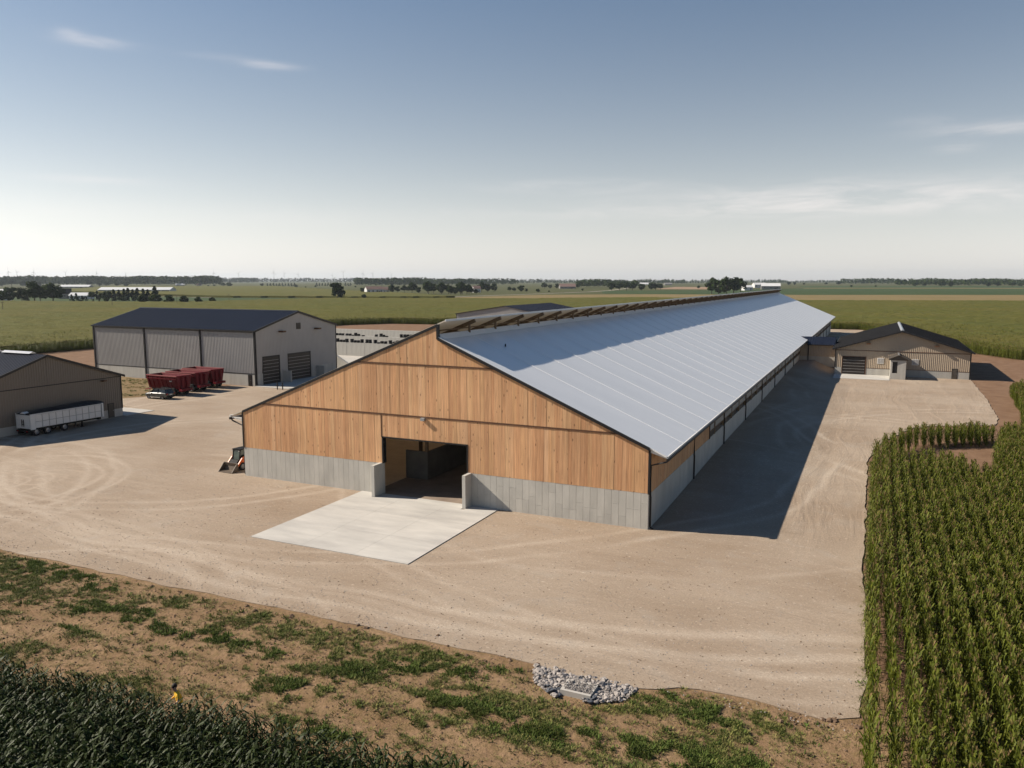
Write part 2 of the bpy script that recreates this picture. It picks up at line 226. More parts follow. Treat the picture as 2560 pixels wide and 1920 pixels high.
M = dict(
    wood=wood_mat(), gravel=gravel_mat(),
    backing=mat('dark_sheathing', (.16, .09, .05), .9),
    conc=mat('formed_concrete', (.33, .318, .288), .85, col2=(.43, .412, .37), scale=.8, stretch=(1, 1, .5), bump=.15, objrand=.06, bscale=9, k=1.08),
    darkconc=mat('darkened_concrete', (.13, .12, .105), .9, col2=(.19, .175, .155), scale=.8, k=.9),  # concrete darkened in its colour, since the inner wall came out too lit
    conc2=mat('bunker_concrete', (.43, .41, .37), .85, col2=(.56, .54, .49), scale=.9, stretch=(1.3, 1.3, .12), bump=.12, bscale=5, k=0.72),
    pad=mat('fresh_concrete_slab', (.50, .48, .445), .8, col2=(.70, .67, .61), scale=.45, stretch=(.5, 1.6, 1), bump=.06, bscale=12, objrand=.03, k=0.66),
    slab=mat('yard_slab', (.50, .47, .42), .8, col2=(.62, .58, .52), scale=.5, bump=.05, bscale=12, k=0.68),
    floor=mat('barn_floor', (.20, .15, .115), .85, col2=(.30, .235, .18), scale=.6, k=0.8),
    sand=mat('bedding_sand', (.46, .34, .22), .9, col2=(.56, .43, .29), scale=.7, k=1.25),
    trim=mat('black_trim', (.016, .015, .016), .45, var=.2, scale=3, k=0.8),
    browntrim=mat('brown_flashing', (.15, .07, .035), .6, var=.2, scale=3),
    white=mat('white_roof_panel', (.66, .665, .665), .34, col2=(.72, .72, .715), scale=.3, stretch=(.25, 1.6, 1), spec=.5, objrand=.012, k=0.98),
    seam=mat('white_seam_cap', (.78, .78, .77), .4, var=.03, scale=2, k=0.92),
    under=mat('pale_roof_lining', (.62, .57, .49), .7, var=.05, scale=1, transl=.27, k=0.95),
    timber=mat('dark_timber', (.24, .165, .10), .8, var=.3, scale=3, objrand=.1, k=0.8),
    curtain=mat('translucent_curtain', (.72, .71, .68), .6, var=.06, scale=2, transl=.45, k=0.85),
    infill=mat('brown_opening_infill', (.16, .13, .10), .7, var=.25, scale=2, transl=.25),  # brown sheet standing in for the dim interior seen through the open strip
    navy=mat('navy_steel_roof', (.016, .021, .038), .5, var=.15, scale=.4, spec=.12, stretch=(3, .3, 1), k=0.7),
    char=mat('charcoal_steel_roof', (.016, .016, .018), .6, var=.2, scale=.5, spec=.1, k=0.6),
    greysteel=mat('light_grey_steel', (.37, .355, .34), .45, var=.06, scale=.3, spec=.4, k=0.8),
    tansteel=mat('tan_steel', (.36, .29, .215), .5, var=.05, scale=.3, spec=.35, k=0.98),
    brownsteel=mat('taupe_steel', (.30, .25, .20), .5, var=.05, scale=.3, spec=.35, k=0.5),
    doorpanel=mat('dark_door_panel', (.035, .028, .024), .4, var=.2, scale=1),
    doorstrip=mat('pale_door_strip', (.50, .48, .46), .4, var=.05, scale=2, k=0.6),
    mandoor=mat('bronze_man_door', (.10, .085, .07), .5, var=.15, scale=2),
    whitepaint=mat('white_paint', (.74, .73, .70), .5, var=.05, scale=1, k=0.8),
    galv=mat('galvanised_metal', (.45, .45, .45), .35, var=.1, scale=3, metal=.7, k=1),
    lampgrey=mat('grey_lamp_housing', (.28, .28, .28), .5, var=.1, scale=3, k=0.9),
    soil=mat('bare_soil', (.22, .128, .076), .95, col2=(.32, .20, .125), scale=.5, bump=.8, bscale=2.2, spec=.1, k=0.6),
    clod=mat('damp_earth_clod', (.15, .10, .066), .95, var=.25, scale=3, spec=.1, k=.9),
    drysoil=mat('dry_grass_soil', (.24, .155, .07), .95, col2=(.33, .24, .13), scale=.35, stretch=(.5, 1.6, 1), bump=.6, bscale=3, spec=.1, k=0.6),
    ground=field_mat('distant_farmland', (.105, .115, .040), (.14, .13, .05), (.09, .12, .045)),
    corn=field_mat('maize_canopy', (.150, .150, .030), (.185, .160, .036), (.112, .135, .030)),
    soy=field_mat('soybean_canopy', (.065, .105, .035), (.085, .12, .04), (.06, .10, .04)),
    lawn=mat('mown_grass', (.10, .135, .035), .95, col2=(.15, .165, .05), scale=.08, spec=.1, k=0.62),
    stubble=field_mat('wheat_stubble', (.30, .225, .10), (.36, .265, .125), (.26, .215, .09)),
    tilled=mat('tilled_field', (.33, .22, .14), .95, col2=(.40, .28, .18), scale=.02, spec=.1),
    road=mat('gravel_road', (.45, .40, .33), .95, col2=(.52, .47, .40), scale=.2, k=0.7),
    leafc=mat('maize_leaf', (.06, .09, .008), .6, col2=(.17, .175, .02), scale=2.5, spec=.14, objrand=.3, transl=.18, k=0.7),
    tassel=mat('maize_tassel', (.30, .20, .08), .8, var=.3, scale=3, objrand=.25),
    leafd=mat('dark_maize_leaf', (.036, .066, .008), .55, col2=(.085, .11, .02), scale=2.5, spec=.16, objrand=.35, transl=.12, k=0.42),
    weed=mat('weed_leaf', (.045, .078, .012), .8, col2=(.115, .14, .028), scale=2, spec=.2, objrand=.4, transl=.2, k=0.95),
    straw=mat('dry_weed', (.19, .18, .05), .8, var=.3, scale=2, objrand=.3, k=0.9),
    leaf=mat('tree_leaf', (.032, .056, .014), .9, col2=(.062, .092, .022), scale=.25, spec=.04, objrand=.2, transl=.1, k=0.5),
    leaf2=mat('conifer_needles', (.022, .04, .016), .9, col2=(.04, .062, .022), scale=.3, spec=.04, objrand=.2, k=0.5),
    bark=mat('bark', (.09, .065, .045), .9, var=.25, scale=2),
    stone=mat('limestone_cobble', (.46, .41, .375), .8, col2=(.72, .65, .59), scale=1.2, objrand=.22, bump=.3, bscale=9, k=0.46),
    darkstone=mat('dark_cobble', (.10, .11, .13), .7, var=.3, scale=2),
    finegravel=mat('pea_gravel', (.50, .47, .44), .9, col2=(.30, .28, .26), scale=16, bump=.9, bscale=18, k=0.8),
    tyre=mat('black_rubber', (.012, .012, .013), .8, var=.3, scale=3),
    rim=mat('steel_rim', (.55, .55, .56), .35, var=.1, scale=3, metal=.6, k=0.5),
    red=mat('red_steel_paint', (.24, .006, .018), .5, col2=(.32, .012, .026), scale=1.2, spec=.22, k=0.42),
    redlit=mat('sunlit_red_rim', (.50, .16, .15), .5, var=.1, scale=2),  # paler red puts the sunlight on the wagon rims into the colour
    tarp=mat('black_tarp', (.012, .012, .013), .6, var=.3, scale=1.5, bump=.3, bscale=2, k=0.8),
    carpaint=mat('dark_grey_car_paint', (.022, .028, .028), .22, var=.05, scale=1, spec=.5, coat=.5, metal=0, k=1.2),
    carglass=mat('tinted_glass', (.012, .014, .015), .06, var=.1, scale=1, spec=.6, k=1),
    silver=mat('silver_trim', (.55, .56, .56), .25, var=.05, scale=2, metal=.8, k=1),
    lens=mat('red_lamp_lens', (.35, .01, .01), .25, var=.1, scale=3),
    orange=mat('orange_machine_paint', (.62, .13, .03), .4, var=.1, scale=2, k=0.8),
    blackpaint=mat('black_machine_paint', (.02, .02, .02), .65, var=.2, scale=2, spec=.1),
    bucketsteel=mat('worn_bucket_steel', (.12, .09, .065), .6, var=.35, scale=2.5, k=0.8),
    cabglass=mat('greenish_cab_glass', (.10, .13, .11), .1, var=.2, scale=1.5, spec=.6),
    housewhite=mat('white_siding', (.70, .70, .68), .7, var=.04, scale=.5, k=0.7),
    housegrey=mat('grey_siding', (.30, .29, .27), .7, var=.08, scale=.5),
    farroof=mat('pale_metal_roof', (.72, .72, .71), .5, var=.04, scale=.1, k=0.75),
    redroof=mat('rust_red_roof', (.30, .19, .155), .8, var=.12, scale=.4),
    darkwin=mat('dark_window_glass', (.02, .022, .025), .1, var=.1, scale=1),
    pole=mat('weathered_pole', (.16, .12, .09), .9, var=.2, scale=2),
    turbine=mat('turbine_white', (.42, .43, .44), .6, var=.04, scale=.1, k=0.55),
    skin=mat('skin', (.45, .27, .19), .6, var=.05, scale=6, k=0.9), yellow=mat('yellow_shirt', (.75, .46, .04), .8, var=.08, scale=6, k=1),
    jeans=mat('dark_trousers', (.03, .04, .07), .85, var=.1, scale=6), hair=mat('dark_hair', (.02, .013, .01), .7, var=.2, scale=8),
    blueplastic=mat('blue_plastic', (.02, .05, .22), .5, var=.1, scale=2),
)

# ------------------------------------------------------------------ mesh helpers
class MB:
    def __init__(s): s.v = []; s.f = []; s.m = []; s.cur = 0
    def _add(s, vs, fs):
        o = len(s.v); s.v += [tuple(v) for v in vs]; s.f += [tuple(i + o for i in f) for f in fs]; s.m += [s.cur] * len(fs); return s
    def box(s, x0, x1, y0, y1, z0, z1):
        vs = [(x, y, z) for z in (z0, z1) for y in (y0, y1) for x in (x0, x1)]
        return s._add(vs, [(0, 2, 3, 1), (4, 5, 7, 6), (0, 1, 5, 4), (2, 6, 7, 3), (0, 4, 6, 2), (1, 3, 7, 5)])
    def prism(s, poly, axis, a, b):
        # poly: list of 2D points; axis 'x','y','z' = extrusion axis
        def mk(p, t): return {'x': (t, p[0], p[1]), 'y': (p[0], t, p[1]), 'z': (p[0], p[1], t)}[axis]
        n = len(poly); vs = [mk(p, a) for p in poly] + [mk(p, b) for p in poly]
        return s._add(vs, [tuple(range(n)), tuple(range(2 * n - 1, n - 1, -1))] + [(i, (i + 1) % n, n + (i + 1) % n, n + i)[::-1] for i in range(n)])
    def bar(s, p0, p1, w, h, upv=(0, 0, 1)):
        p0 = Vector(p0); p1 = Vector(p1); d = (p1 - p0).normalized(); u = Vector(upv)
        if abs(d.dot(u)) > .98: u = Vector((0, 1, 0))
        r = d.cross(u).normalized(); u = r.cross(d)
        vs = [p + r * a * w / 2 + u * b * h / 2 for p in (p0, p1) for a, b in ((-1, -1), (1, -1), (1, 1), (-1, 1))]
        return s._add(vs, [(0, 1, 2, 3), (7, 6, 5, 4)] + [(i, i + 4, (i + 1) % 4 + 4, (i + 1) % 4) for i in range(4)])
    def tube(s, pts, r, n=8, r1=None, cap=True):
        pts = [Vector(p) for p in pts]; rings = []
        for i, p in enumerate(pts):
            d = (pts[min(i + 1, len(pts) - 1)] - pts[max(i - 1, 0)]).normalized(); u = Vector((0, 0, 1)) if abs(d.z) < .95 else Vector((1, 0, 0))
            a = d.cross(u).normalized(); b = d.cross(a); rr = r if r1 is None else r + (r1 - r) * i / (len(pts) - 1)
            rings.append([p + a * rr * math.cos(2 * math.pi * k / n) + b * rr * math.sin(2 * math.pi * k / n) for k in range(n)])
        vs = [v for q in rings for v in q]; fs = []
        for i in range(len(pts) - 1):
            for k in range(n): fs.append((i * n + k, i * n + (k + 1) % n, (i + 1) * n + (k + 1) % n, (i + 1) * n + k))
        if cap: fs += [tuple(range(n))[::-1], tuple(range((len(pts) - 1) * n, len(pts) * n))]
        return s._add(vs, fs)
    def lathe(s, prof, c, axis='z', n=16):
        vs = []; m = len(prof)
        for k in range(n):
            a = 2 * math.pi * k / n
            for r, t in prof:
                x, y = r * math.cos(a), r * math.sin(a)
                p = {'z': (x, y, t), 'x': (t, x, y), 'y': (x, t, y)}[axis]; vs.append((p[0] + c[0], p[1] + c[1], p[2] + c[2]))
        fs = [(k * m + i, ((k + 1) % n) * m + i, ((k + 1) % n) * m + i + 1, k * m + i + 1) for k in range(n) for i in range(m - 1)]
        return s._add(vs, fs)
    def loft(s, rings, cap=True):
        n = len(rings[0]); vs = [p for r in rings for p in r]; fs = []
        for i in range(len(rings) - 1):
            for k in range(n): fs.append((i * n + k, i * n + (k + 1) % n, (i + 1) * n + (k + 1) % n, (i + 1) * n + k))
        if cap: fs += [tuple(range(n))[::-1], tuple(range((len(rings) - 1) * n, len(rings) * n))]
        return s._add(vs, fs)
    def rib_wall(s, p0, p1, z0, top, pitch=.32, depth=.035, out=(0, -1), t0=None):
        # ribbed steel sheeting from p0 to p1 (plan), foot z0 (number or function), head top(t in metres)
        dx, dy = p1[0] - p0[0], p1[1] - p0[1]; Ln = math.hypot(dx, dy); ux, uy = dx / Ln, dy / Ln
        prof = []; t = 0
        while t < Ln:
            for a, d in ((0, 0), (.62, 0), (.72, 1), (.90, 1)):
                q = t + a * pitch
                if q < Ln: prof.append((q, d))
            t += pitch
        prof.append((Ln, 0))
        extra = getattr(top, 'breaks', [])
        for e in extra: prof.append((e, 0))
        prof.sort(); vs = []
        for q, d in prof:
            x = p0[0] + ux * q + out[0] * d * depth; y = p0[1] + uy * q + out[1] * d * depth
            zb = z0(q) if callable(z0) else z0
            vs += [(x, y, zb), (x, y, max(zb, top(q)))]
        return s._add(vs, [(2 * i, 2 * i + 2, 2 * i + 3, 2 * i + 1) for i in range(len(prof) - 1)])
    def mesh(s, name, mats):
        me = bpy.data.meshes.new(name); me.from_pydata(s.v, [], s.f)
        for m in (mats if isinstance(mats, (list, tuple)) else [mats]): me.materials.append(m)
        if isinstance(mats, (list, tuple)) and len(mats) > 1: me.polygons.foreach_set('material_index', s.m)
        return me
    def build(s, name, mats, parent=None, world=False, smooth=False, loc=None):
        me = s.mesh(name, mats); o = bpy.data.objects.new(name, me); COL.objects.link(o)
        if smooth: me.polygons.foreach_set('use_smooth', [True] * len(me.polygons))
        if parent is not None:
            o.parent = parent
            if world: q = base_of(parent); o.location = (-q[0], -q[1], -q[2])
        if loc is not None: o.location = loc
        return o
def base_of(o):
    v = Vector((0, 0, 0))
    while o is not None: v += o.location; o = o.parent
    return v
def tag(o, label=None, cat=None, group=None, kind=None):
    if label: o['label'] = label
    if cat: o['category'] = cat
    if group: o['group'] = group
    if kind: o['kind'] = kind
    return o
def thing(name, label, cat, loc=(0, 0, 0), rz=0, group=None):
    o = bpy.data.objects.new(name, None); COL.objects.link(o); o.location = loc; o.rotation_euler = (0, 0, rz); o.empty_display_size = .5
    return tag(o, label, cat, group)
def struct(name, mb, m, loc=None):
    return tag(mb.build(name, m, loc=loc), kind='structure')
def link_mesh(name, me, parent, loc=(0, 0, 0)):
    o = bpy.data.objects.new(name, me); COL.objects.link(o); o.parent = parent; o.location = loc; return o
def dup(root, loc, rz=None, label=None, group=None, scale=None):
    def cp(o, par):
        c = o.copy(); COL.objects.link(c); c.parent = par
        for ch in o.children: cp(ch, c)
        return c
    r = cp(root, None); r.location = loc
    if rz is not None: r.rotation_euler = (0, 0, rz)
    if scale: r.scale = scale
    if label: r['label'] = label
    if group: r['group'] = group
    return r

# numpy value noise and polygon test
_perm = rng.random((512, 512))
def vnoise(x, y, s):
    x = np.asarray(x) * s + 1000.3; y = np.asarray(y) * s + 1000.7
    i = np.floor(x).astype(int); j = np.floor(y).astype(int); fx = x - i; fy = y - j; fx = fx * fx * (3 - 2 * fx); fy = fy * fy * (3 - 2 * fy)
    g = lambda a, b: _perm[a % 512, b % 512]
    return (g(i, j) * (1 - fx) + g(i + 1, j) * fx) * (1 - fy) + (g(i, j + 1) * (1 - fx) + g(i + 1, j + 1) * fx) * fy
def fbm(x, y, s, o=4):
    t = 0; a = .5
    for k in range(o): t = t + a * vnoise(x, y, s * 2 ** k); a *= .5
    return t / (1 - .5 ** o)
def inpoly(x, y, poly):
    x = np.asarray(x); y = np.asarray(y); r = np.zeros(x.shape, bool); n = len(poly)
    for i in range(n):
        x0, y0 = poly[i]; x1, y1 = poly[(i + 1) % n]
        if y0 == y1: continue
        c = ((y0 > y) != (y1 > y)) & (x < (x1 - x0) * (y - y0) / (y1 - y0) + x0); r ^= c
    return r
def jitter_poly(poly, step, amp, skip=()):
    out = []; n = len(poly)
    for i in range(n):
        a = Vector(poly[i]); b = Vector(poly[(i + 1) % n]); d = (b - a).length; k = max(1, int(d / step)) if i not in skip else 1
        nrm = Vector((-(b - a).y, (b - a).x)).normalized()
        for j in range(k):
            p = a.lerp(b, j / k); t = p.x * .7 + p.y * .7
            out.append(tuple(p + nrm * amp * ((float(vnoise(p.x, p.y, 1 / (step * 2.2))) - .5) * 2 + random.uniform(-.35, .35))))
    return out

# geometry-node scatter: python gives the points, one collection of source plants gives the shapes
def scatter(name, pts, rot, scl, idx, sources, label, cat):
    me = bpy.data.meshes.new(name); me.from_pydata([tuple(map(float, p)) for p in pts], [], [])
    a = me.attributes.new('rot', 'FLOAT_VECTOR', 'POINT'); a.data.foreach_set('vector', np.asarray(rot, dtype=np.float32).ravel())
    a = me.attributes.new('scl', 'FLOAT', 'POINT'); a.data.foreach_set('value', np.asarray(scl, dtype=np.float32))
    a = me.attributes.new('idx', 'INT', 'POINT'); a.data.foreach_set('value', np.asarray(idx, dtype=np.int32))
    ob = bpy.data.objects.new(name, me); COL.objects.link(ob); tag(ob, label, cat, kind='stuff')
    coll = bpy.data.collections.new(name + '_sources')
    for i, sm in enumerate(sources):
        so = bpy.data.objects.new('%s_plant_%02d' % (name, i), sm); coll.objects.link(so)
    g = bpy.data.node_groups.new(name, 'GeometryNodeTree')
    g.interface.new_socket('Geometry', in_out='INPUT', socket_type='NodeSocketGeometry'); g.interface.new_socket('Geometry', in_out='OUTPUT', socket_type='NodeSocketGeometry')
    N = g.nodes; L = g.links; gi = N.new('NodeGroupInput'); go = N.new('NodeGroupOutput')
    ci = N.new('GeometryNodeCollectionInfo'); ci.inputs['Collection'].default_value = coll; ci.inputs['Separate Children'].default_value = True; ci.inputs['Reset Children'].default_value = True
    ip = N.new('GeometryNodeInstanceOnPoints'); ip.inputs['Pick Instance'].default_value = True
    def attr(n, t):
        q = N.new('GeometryNodeInputNamedAttribute'); q.data_type = t; q.inputs['Name'].default_value = n; return q.outputs[0]
    L.new(gi.outputs[0], ip.inputs['Points']); L.new(ci.outputs[0], ip.inputs['Instance']); L.new(attr('idx', 'INT'), ip.inputs['Instance Index'])
    L.new(attr('rot', 'FLOAT_VECTOR'), ip.inputs['Rotation']); L.new(attr('scl', 'FLOAT'), ip.inputs['Scale']); L.new(ip.outputs[0], go.inputs[0])
    md = ob.modifiers.new('scatter', 'NODES'); md.node_group = g
    return ob

# ================================================================== THE SETTING
g = MB(); g._add([(-12000, -3000, -.32), (12000, -3000, -.32), (12000, 12000, -.32), (-12000, 12000, -.32)], [(0, 1, 2, 3)]); struct('ground', g, M['ground'])
def sheet(name, poly, z, m, skirt=None):
    b = MB(); n = len(poly)
    if skirt is None: b._add([(x, y, z) for x, y in poly], [tuple(range(n))])
    else:
        b._add([(x, y, z) for x, y in poly] + [(x, y, z - skirt) for x, y in poly], [tuple(range(n))] + [(i, n + i, n + (i + 1) % n, (i + 1) % n) for i in range(n)])
    return struct(name, b, m)
SOIL = [(-184, 36), (-182, 100), (-182, 140), (-190, 250), (-178, 268), (-155, 272), (-60, 300), (-14, 306), (-3, 307), (10, 265), (22, 218), (30, 203), (70, 180), (70, 36)]
sheet('soil', SOIL, -.075, M['soil'])
GRAVEL = [(-120, 30.6), (-51.2, 30.9), (-41.1, 31.0), (-37.2, 30.9), (-27.1, 31.3), (-18.5, 31.15), (-13.3, 31.3), (-11.0, 31.05), (-8.4, 31.2), (-7.6, 31.45), (-6.9, 31.9), (-6.0, 32.2), (-5.0, 32.35), (-3.6, 32.3), (-1.2, 32.0), (.2, 32.7), (.45, 36), (.1, 50), (.0, 70), (-.1, 82),
          (1.2, 93), (4.5, 103), (7, 106), (13.8, 109.5), (14.7, 115.6), (15.3, 132), (15.6, 157), (16.2, 196), (2, 200), (-4.2, 230), (-4, 302), (-14, 303), (-60, 290), (-75, 128), (-92, 128), (-92, 98.8), (-97, 98.2), (-98.4, 93), (-98.6, 84), (-101, 80), (-98, 76.5), (-92, 75.3), (-120, 75)]
gp = jitter_poly(GRAVEL, .6, .12)
sheet('gravel_yard', gp, 0.0, M['gravel'], .1)
sheet('dry_verge', jitter_poly([(-128, 75.2), (-97.5, 77), (-99.5, 80), (-98.2, 84.5), (-98.5, 92), (-99.5, 98.9), (-131, 99), (-140, 96)], 1.5, .4), -.03, M['drysoil'])
sheet('field_lane', [(-183, 100), (-132, 99), (-132, 124), (-160, 150), (-185, 160)], -.05, M['soil'])
def bank():
    ys = np.array([56, 66, 74, 82, 90, 98, 105, 112, 120, 127, 134, 141, 150, 158, 162, 168, 175, 185, 200, 230, 280.0]); hs = [0, .22, .42, .57, .65, .72, .79, .88, .98, 1.09, 1.2, 1.32, 1.37, 1.4, 1.42, 1.43, 1.4, 1.3, 1.0, .5, .0]
    b = MB(); ts = np.linspace(0, 1, 13)
    for y, h in zip(ys, hs):
        for t in ts:
            x = -13.75 + (10.75 if y < 142 else 8.6 if y < 149 else 7.0) * t; f = 1 - t * t * (3 - 2 * t)
            if 150 <= y <= 200: f = f if y < 158 else min(1, f * 1.6)
            b.v.append((x if y < 157 or x < -6.6 else x, float(y), h * f + .012 - (.05 if t == 1 else 0)))
    n = len(ts); b.f = [(j * n + i, j * n + i + 1, (j + 1) * n + i + 1, (j + 1) * n + i) for j in range(len(ys) - 1) for i in range(n - 1)]; b.m = [0] * len(b.f)
    o = struct('gravel_bank', b, M['gravel']); o.data.polygons.foreach_set('use_smooth', [True] * len(o.data.polygons))
bank()
# front strip of rough dirt between the maize and the gravel: a real, uneven surface
def dirt_height(X, Y):
    Z = -.05 + .08 * (fbm(X, Y, .9, 4) - .5) + .10 * (fbm(X * .35, Y, .5, 3) - .5)
    # wheel ruts running along the maize
    for yc, sl in ((23.9, .035), (25.7, .03)):
        d = Y - (yc + (X + 26) * sl); Z -= .09 * np.exp(-(d / .35) ** 2) ; Z += .06 * np.exp(-((np.abs(d) - .6) / .25) ** 2)
    for (xa, ya, xb, yb) in ((-4.6, 32.2, -2.6, 28.2), (-2.5, 32.4, -1.0, 29.2), (-3.9, 32.2, -3.4, 30.2)):
        t = np.clip(((X - xa) * (xb - xa) + (Y - ya) * (yb - ya)) / ((xb - xa) ** 2 + (yb - ya) ** 2), 0, 1)
        d = np.hypot(X - xa - t * (xb - xa), Y - ya - t * (yb - ya)); Z -= .09 * np.exp(-(d / .22) ** 2)
    # bulldozed lip along the gravel edge
    Z -= .05 * np.exp(-((Y - 30.7) / .5) ** 2) * (X < -13)
    ed = np.interp(X, [-80, -51, -13.3, -8.4, -6.9, -6, -3.6, -1.2, .2, 5], [30.8, 30.9, 31.2, 31.2, 31.9, 32.2, 32.3, 32.0, 32.7, 32.7]); w_ = np.exp(-((Y - ed) / .55) ** 2) * (X < .4); Z = Z * (1 - w_) + (-.022 - .03 * fbm(X, Y, 1.3, 2)) * w_
    Z = np.minimum(Z, np.where(Y > ed + .05, -.02, .02))
    Z = np.where((np.abs(X + 10.9) < 2.2) & (np.abs(Y - 30.2) < 1.6), np.minimum(Z, -.12), Z)
    return Z
def dirt():
    xs = np.arange(-75, 30.01, .3); ys = np.arange(4, 36.6, .3); X, Y = np.meshgrid(xs, ys); Z = dirt_height(X, Y)
    b = MB(); ny, nx = X.shape
    b.v = list(zip(X.ravel().tolist(), Y.ravel().tolist(), Z.ravel().tolist()))
    b.f = [(j * nx + i, j * nx + i + 1, (j + 1) * nx + i + 1, (j + 1) * nx + i) for j in range(ny - 1) for i in range(nx - 1)]; b.m = [0] * len(b.f)
    m = M['soil'].copy(); m.name = 'rutted_dirt'; nt = m.node_tree; N = nt.nodes; L = nt.links
    mx = [n for n in N if n.type == 'MIX'][0]; mx.inputs[6].default_value = (.185, .112, .062, 1); mx.inputs[7].default_value = (.295, .195, .115, 1)
    tc = [n for n in N if n.type == 'TEX_COORD'][0]; bn = [n for n in N if n.type == 'BUMP'][0]; bn.inputs['Strength'].default_value = 1.0; bn.inputs['Distance'].default_value = .16; bt = bn.inputs['Height'].links[0].from_node; bt.inputs['Scale'].default_value = 3.5; bt.inputs['Detail'].default_value = 9; bt.inputs['Roughness'].default_value = .72
    n2 = N.new('ShaderNodeTexNoise'); n2.inputs['Scale'].default_value = 2.6; n2.inputs['Detail'].default_value = 6; n2.inputs['Roughness'].default_value = .75; L.new(tc.outputs['Object'], n2.inputs[0])
    r2 = N.new('ShaderNodeMapRange'); r2.inputs['From Min'].default_value = .42; r2.inputs['From Max'].default_value = .66; r2.inputs['To Max'].default_value = .6; L.new(n2.outputs[0], r2.inputs[0])
    m2 = N.new('ShaderNodeMix'); m2.data_type = 'RGBA'; L.new(r2.outputs[0], m2.inputs[0]); L.new(mx.outputs[2], m2.inputs[6]); m2.inputs[7].default_value = (.125, .095, .035, 1)
    L.new(m2.outputs[2], N['Principled BSDF'].inputs['Base Color'])
    o = struct('dirt_verge', b, m); o.data.polygons.foreach_set('use_smooth', [True] * len(o.data.polygons))
dirt()

# ---- fields
def raised_field(name, poly, z, res, m, amp=.45):
    xs0 = min(p[0] for p in poly); xs1 = max(p[0] for p in poly); ys0 = min(p[1] for p in poly); ys1 = max(p[1] for p in poly)
    xs = np.arange(xs0, xs1 + res, res); ys = np.arange(ys0, ys1 + res, res); X, Y = np.meshgrid(xs, ys)
    Z = z + amp * (rng.random(X.shape) - .5) + .5 * (fbm(X, Y, .03, 3) - .5)
    cx = (X[:-1, :-1] + res / 2); cy = (Y[:-1, :-1] + res / 2); ins = inpoly(cx, cy, poly); ny, nx = X.shape
    b = MB(); idx = -np.ones(X.shape, int); used = np.zeros(X.shape, bool)
    for dj in (0, 1):
        for di in (0, 1): used[dj:ny - 1 + dj, di:nx - 1 + di] |= ins
    idx[used] = np.arange(used.sum()); b.v = list(zip(X[used].tolist(), Y[used].tolist(), Z[used].tolist()))
    J, I = np.nonzero(ins)
    b.f = list(zip(idx[J, I].tolist(), idx[J, I + 1].tolist(), idx[J + 1, I + 1].tolist(), idx[J + 1, I].tolist()))
    pad = np.pad(ins, 1)
    def skirt(a, c):
        for p, q in zip(a.tolist(), c.tolist()):
            o = len(b.v); b.v += [(b.v[p][0], b.v[p][1], -.3), (b.v[q][0], b.v[q][1], -.3)]; b.f.append((p, o, o + 1, q))
    lo = ins & ~pad[:-2, 1:-1]; J, I = np.nonzero(lo); skirt(idx[J, I], idx[J, I + 1])
    lo = ins & ~pad[1:-1, 2:]; J, I = np.nonzero(lo); skirt(idx[J, I + 1], idx[J + 1, I + 1])
    lo = ins & ~pad[1:-1, :-2]; J, I = np.nonzero(lo); skirt(idx[J + 1, I], idx[J, I])
    b.m = [0] * len(b.f)
    return struct(name, b, m)
FIELD_A = [(-184, 60), (-184, 140), (-192, 251), (-180, 270), (-155, 274), (-60, 302), (-14, 306.5), (-3, 308), (11, 266), (23, 219), (31, 204), (72, 181), (200, 150), (330, 640), (250, 735), (45, 690), (-52, 647), (-190, 706), (-263, 625), (-330, 597),
           (-433, 562), (-455, 440), (-476, 400), (-560, 385), (-800, 330), (-500, 120), (-300, 50)]
raised_field('maize_field', FIELD_A, 2.05, 2.2, M['corn'])
sheet('mown_lawn', [(-800, 332), (-560, 387), (-478, 402), (-462, 440), (-520, 455), (-620, 440), (-900, 420)], -.22, M['lawn'])
sheet('green_strip', [(-462, 441), (-435, 563), (-332, 599), (-385, 650), (-440, 640), (-600, 600), (-760, 580), (-900, 422), (-620, 442), (-520, 457)], -.25, M['soy'])
raised_field('far_maize_field', [(-600, 602), (-434, 655), (-385, 690), (-520, 830), (-900, 1150), (-1500, 1700), (-1900, 1500), (-1150, 800)], 1.6, 9, M['corn'], .3)
sheet('stubble_field', [(-400, 640), (-330, 601), (-263, 629), (-190, 710), (-52, 651), (45, 694), (250, 739), (420, 800), (500, 1250), (69, 1078), (-82, 1006), (-252, 972), (-372, 880), (-392, 720)], -.24, M['stubble'])
sheet('soybean_field', [(-330, 1000), (-252, 976), (-82, 1010), (69, 1082), (500, 1254), (700, 2000), (200, 1960), (120, 1900), (-146, 1780), (-270, 1400), (-420, 1260)], -.23, M['soy'])
sheet('tilled_field', [(-400, 1530), (-300, 1520), (-240, 1700), (-330, 2000), (-480, 2050)], -.23, M['tilled'])
sheet('field_border', [(-146, 1782), (120, 1902), (700, 2004), (700, 2160), (130, 2040), (-150, 1900)], -.22, M['stubble'])
sheet('far_green_field', [(-150, 1905), (130, 2045), (700, 2165), (900, 2900), (184, 2700), (-220, 2500)], -.24, M['soy'])
b = MB(); rp = [(-640, 600), (-412, 681), (-398, 885), (-391, 1120), (-413, 1284), (-520, 1800)]
for i in range(len(rp) - 1):
    a, c = Vector(rp[i]), Vector(rp[i + 1]); n = Vector((-(c - a).y, (c - a).x)).normalized() * 3
    b._add([(*(a + n), -.16), (*(a - n), -.16), (*(c - n), -.16), (*(c + n), -.16)], [(0, 1, 2, 3)])
struct('country_road', b, M['road'])

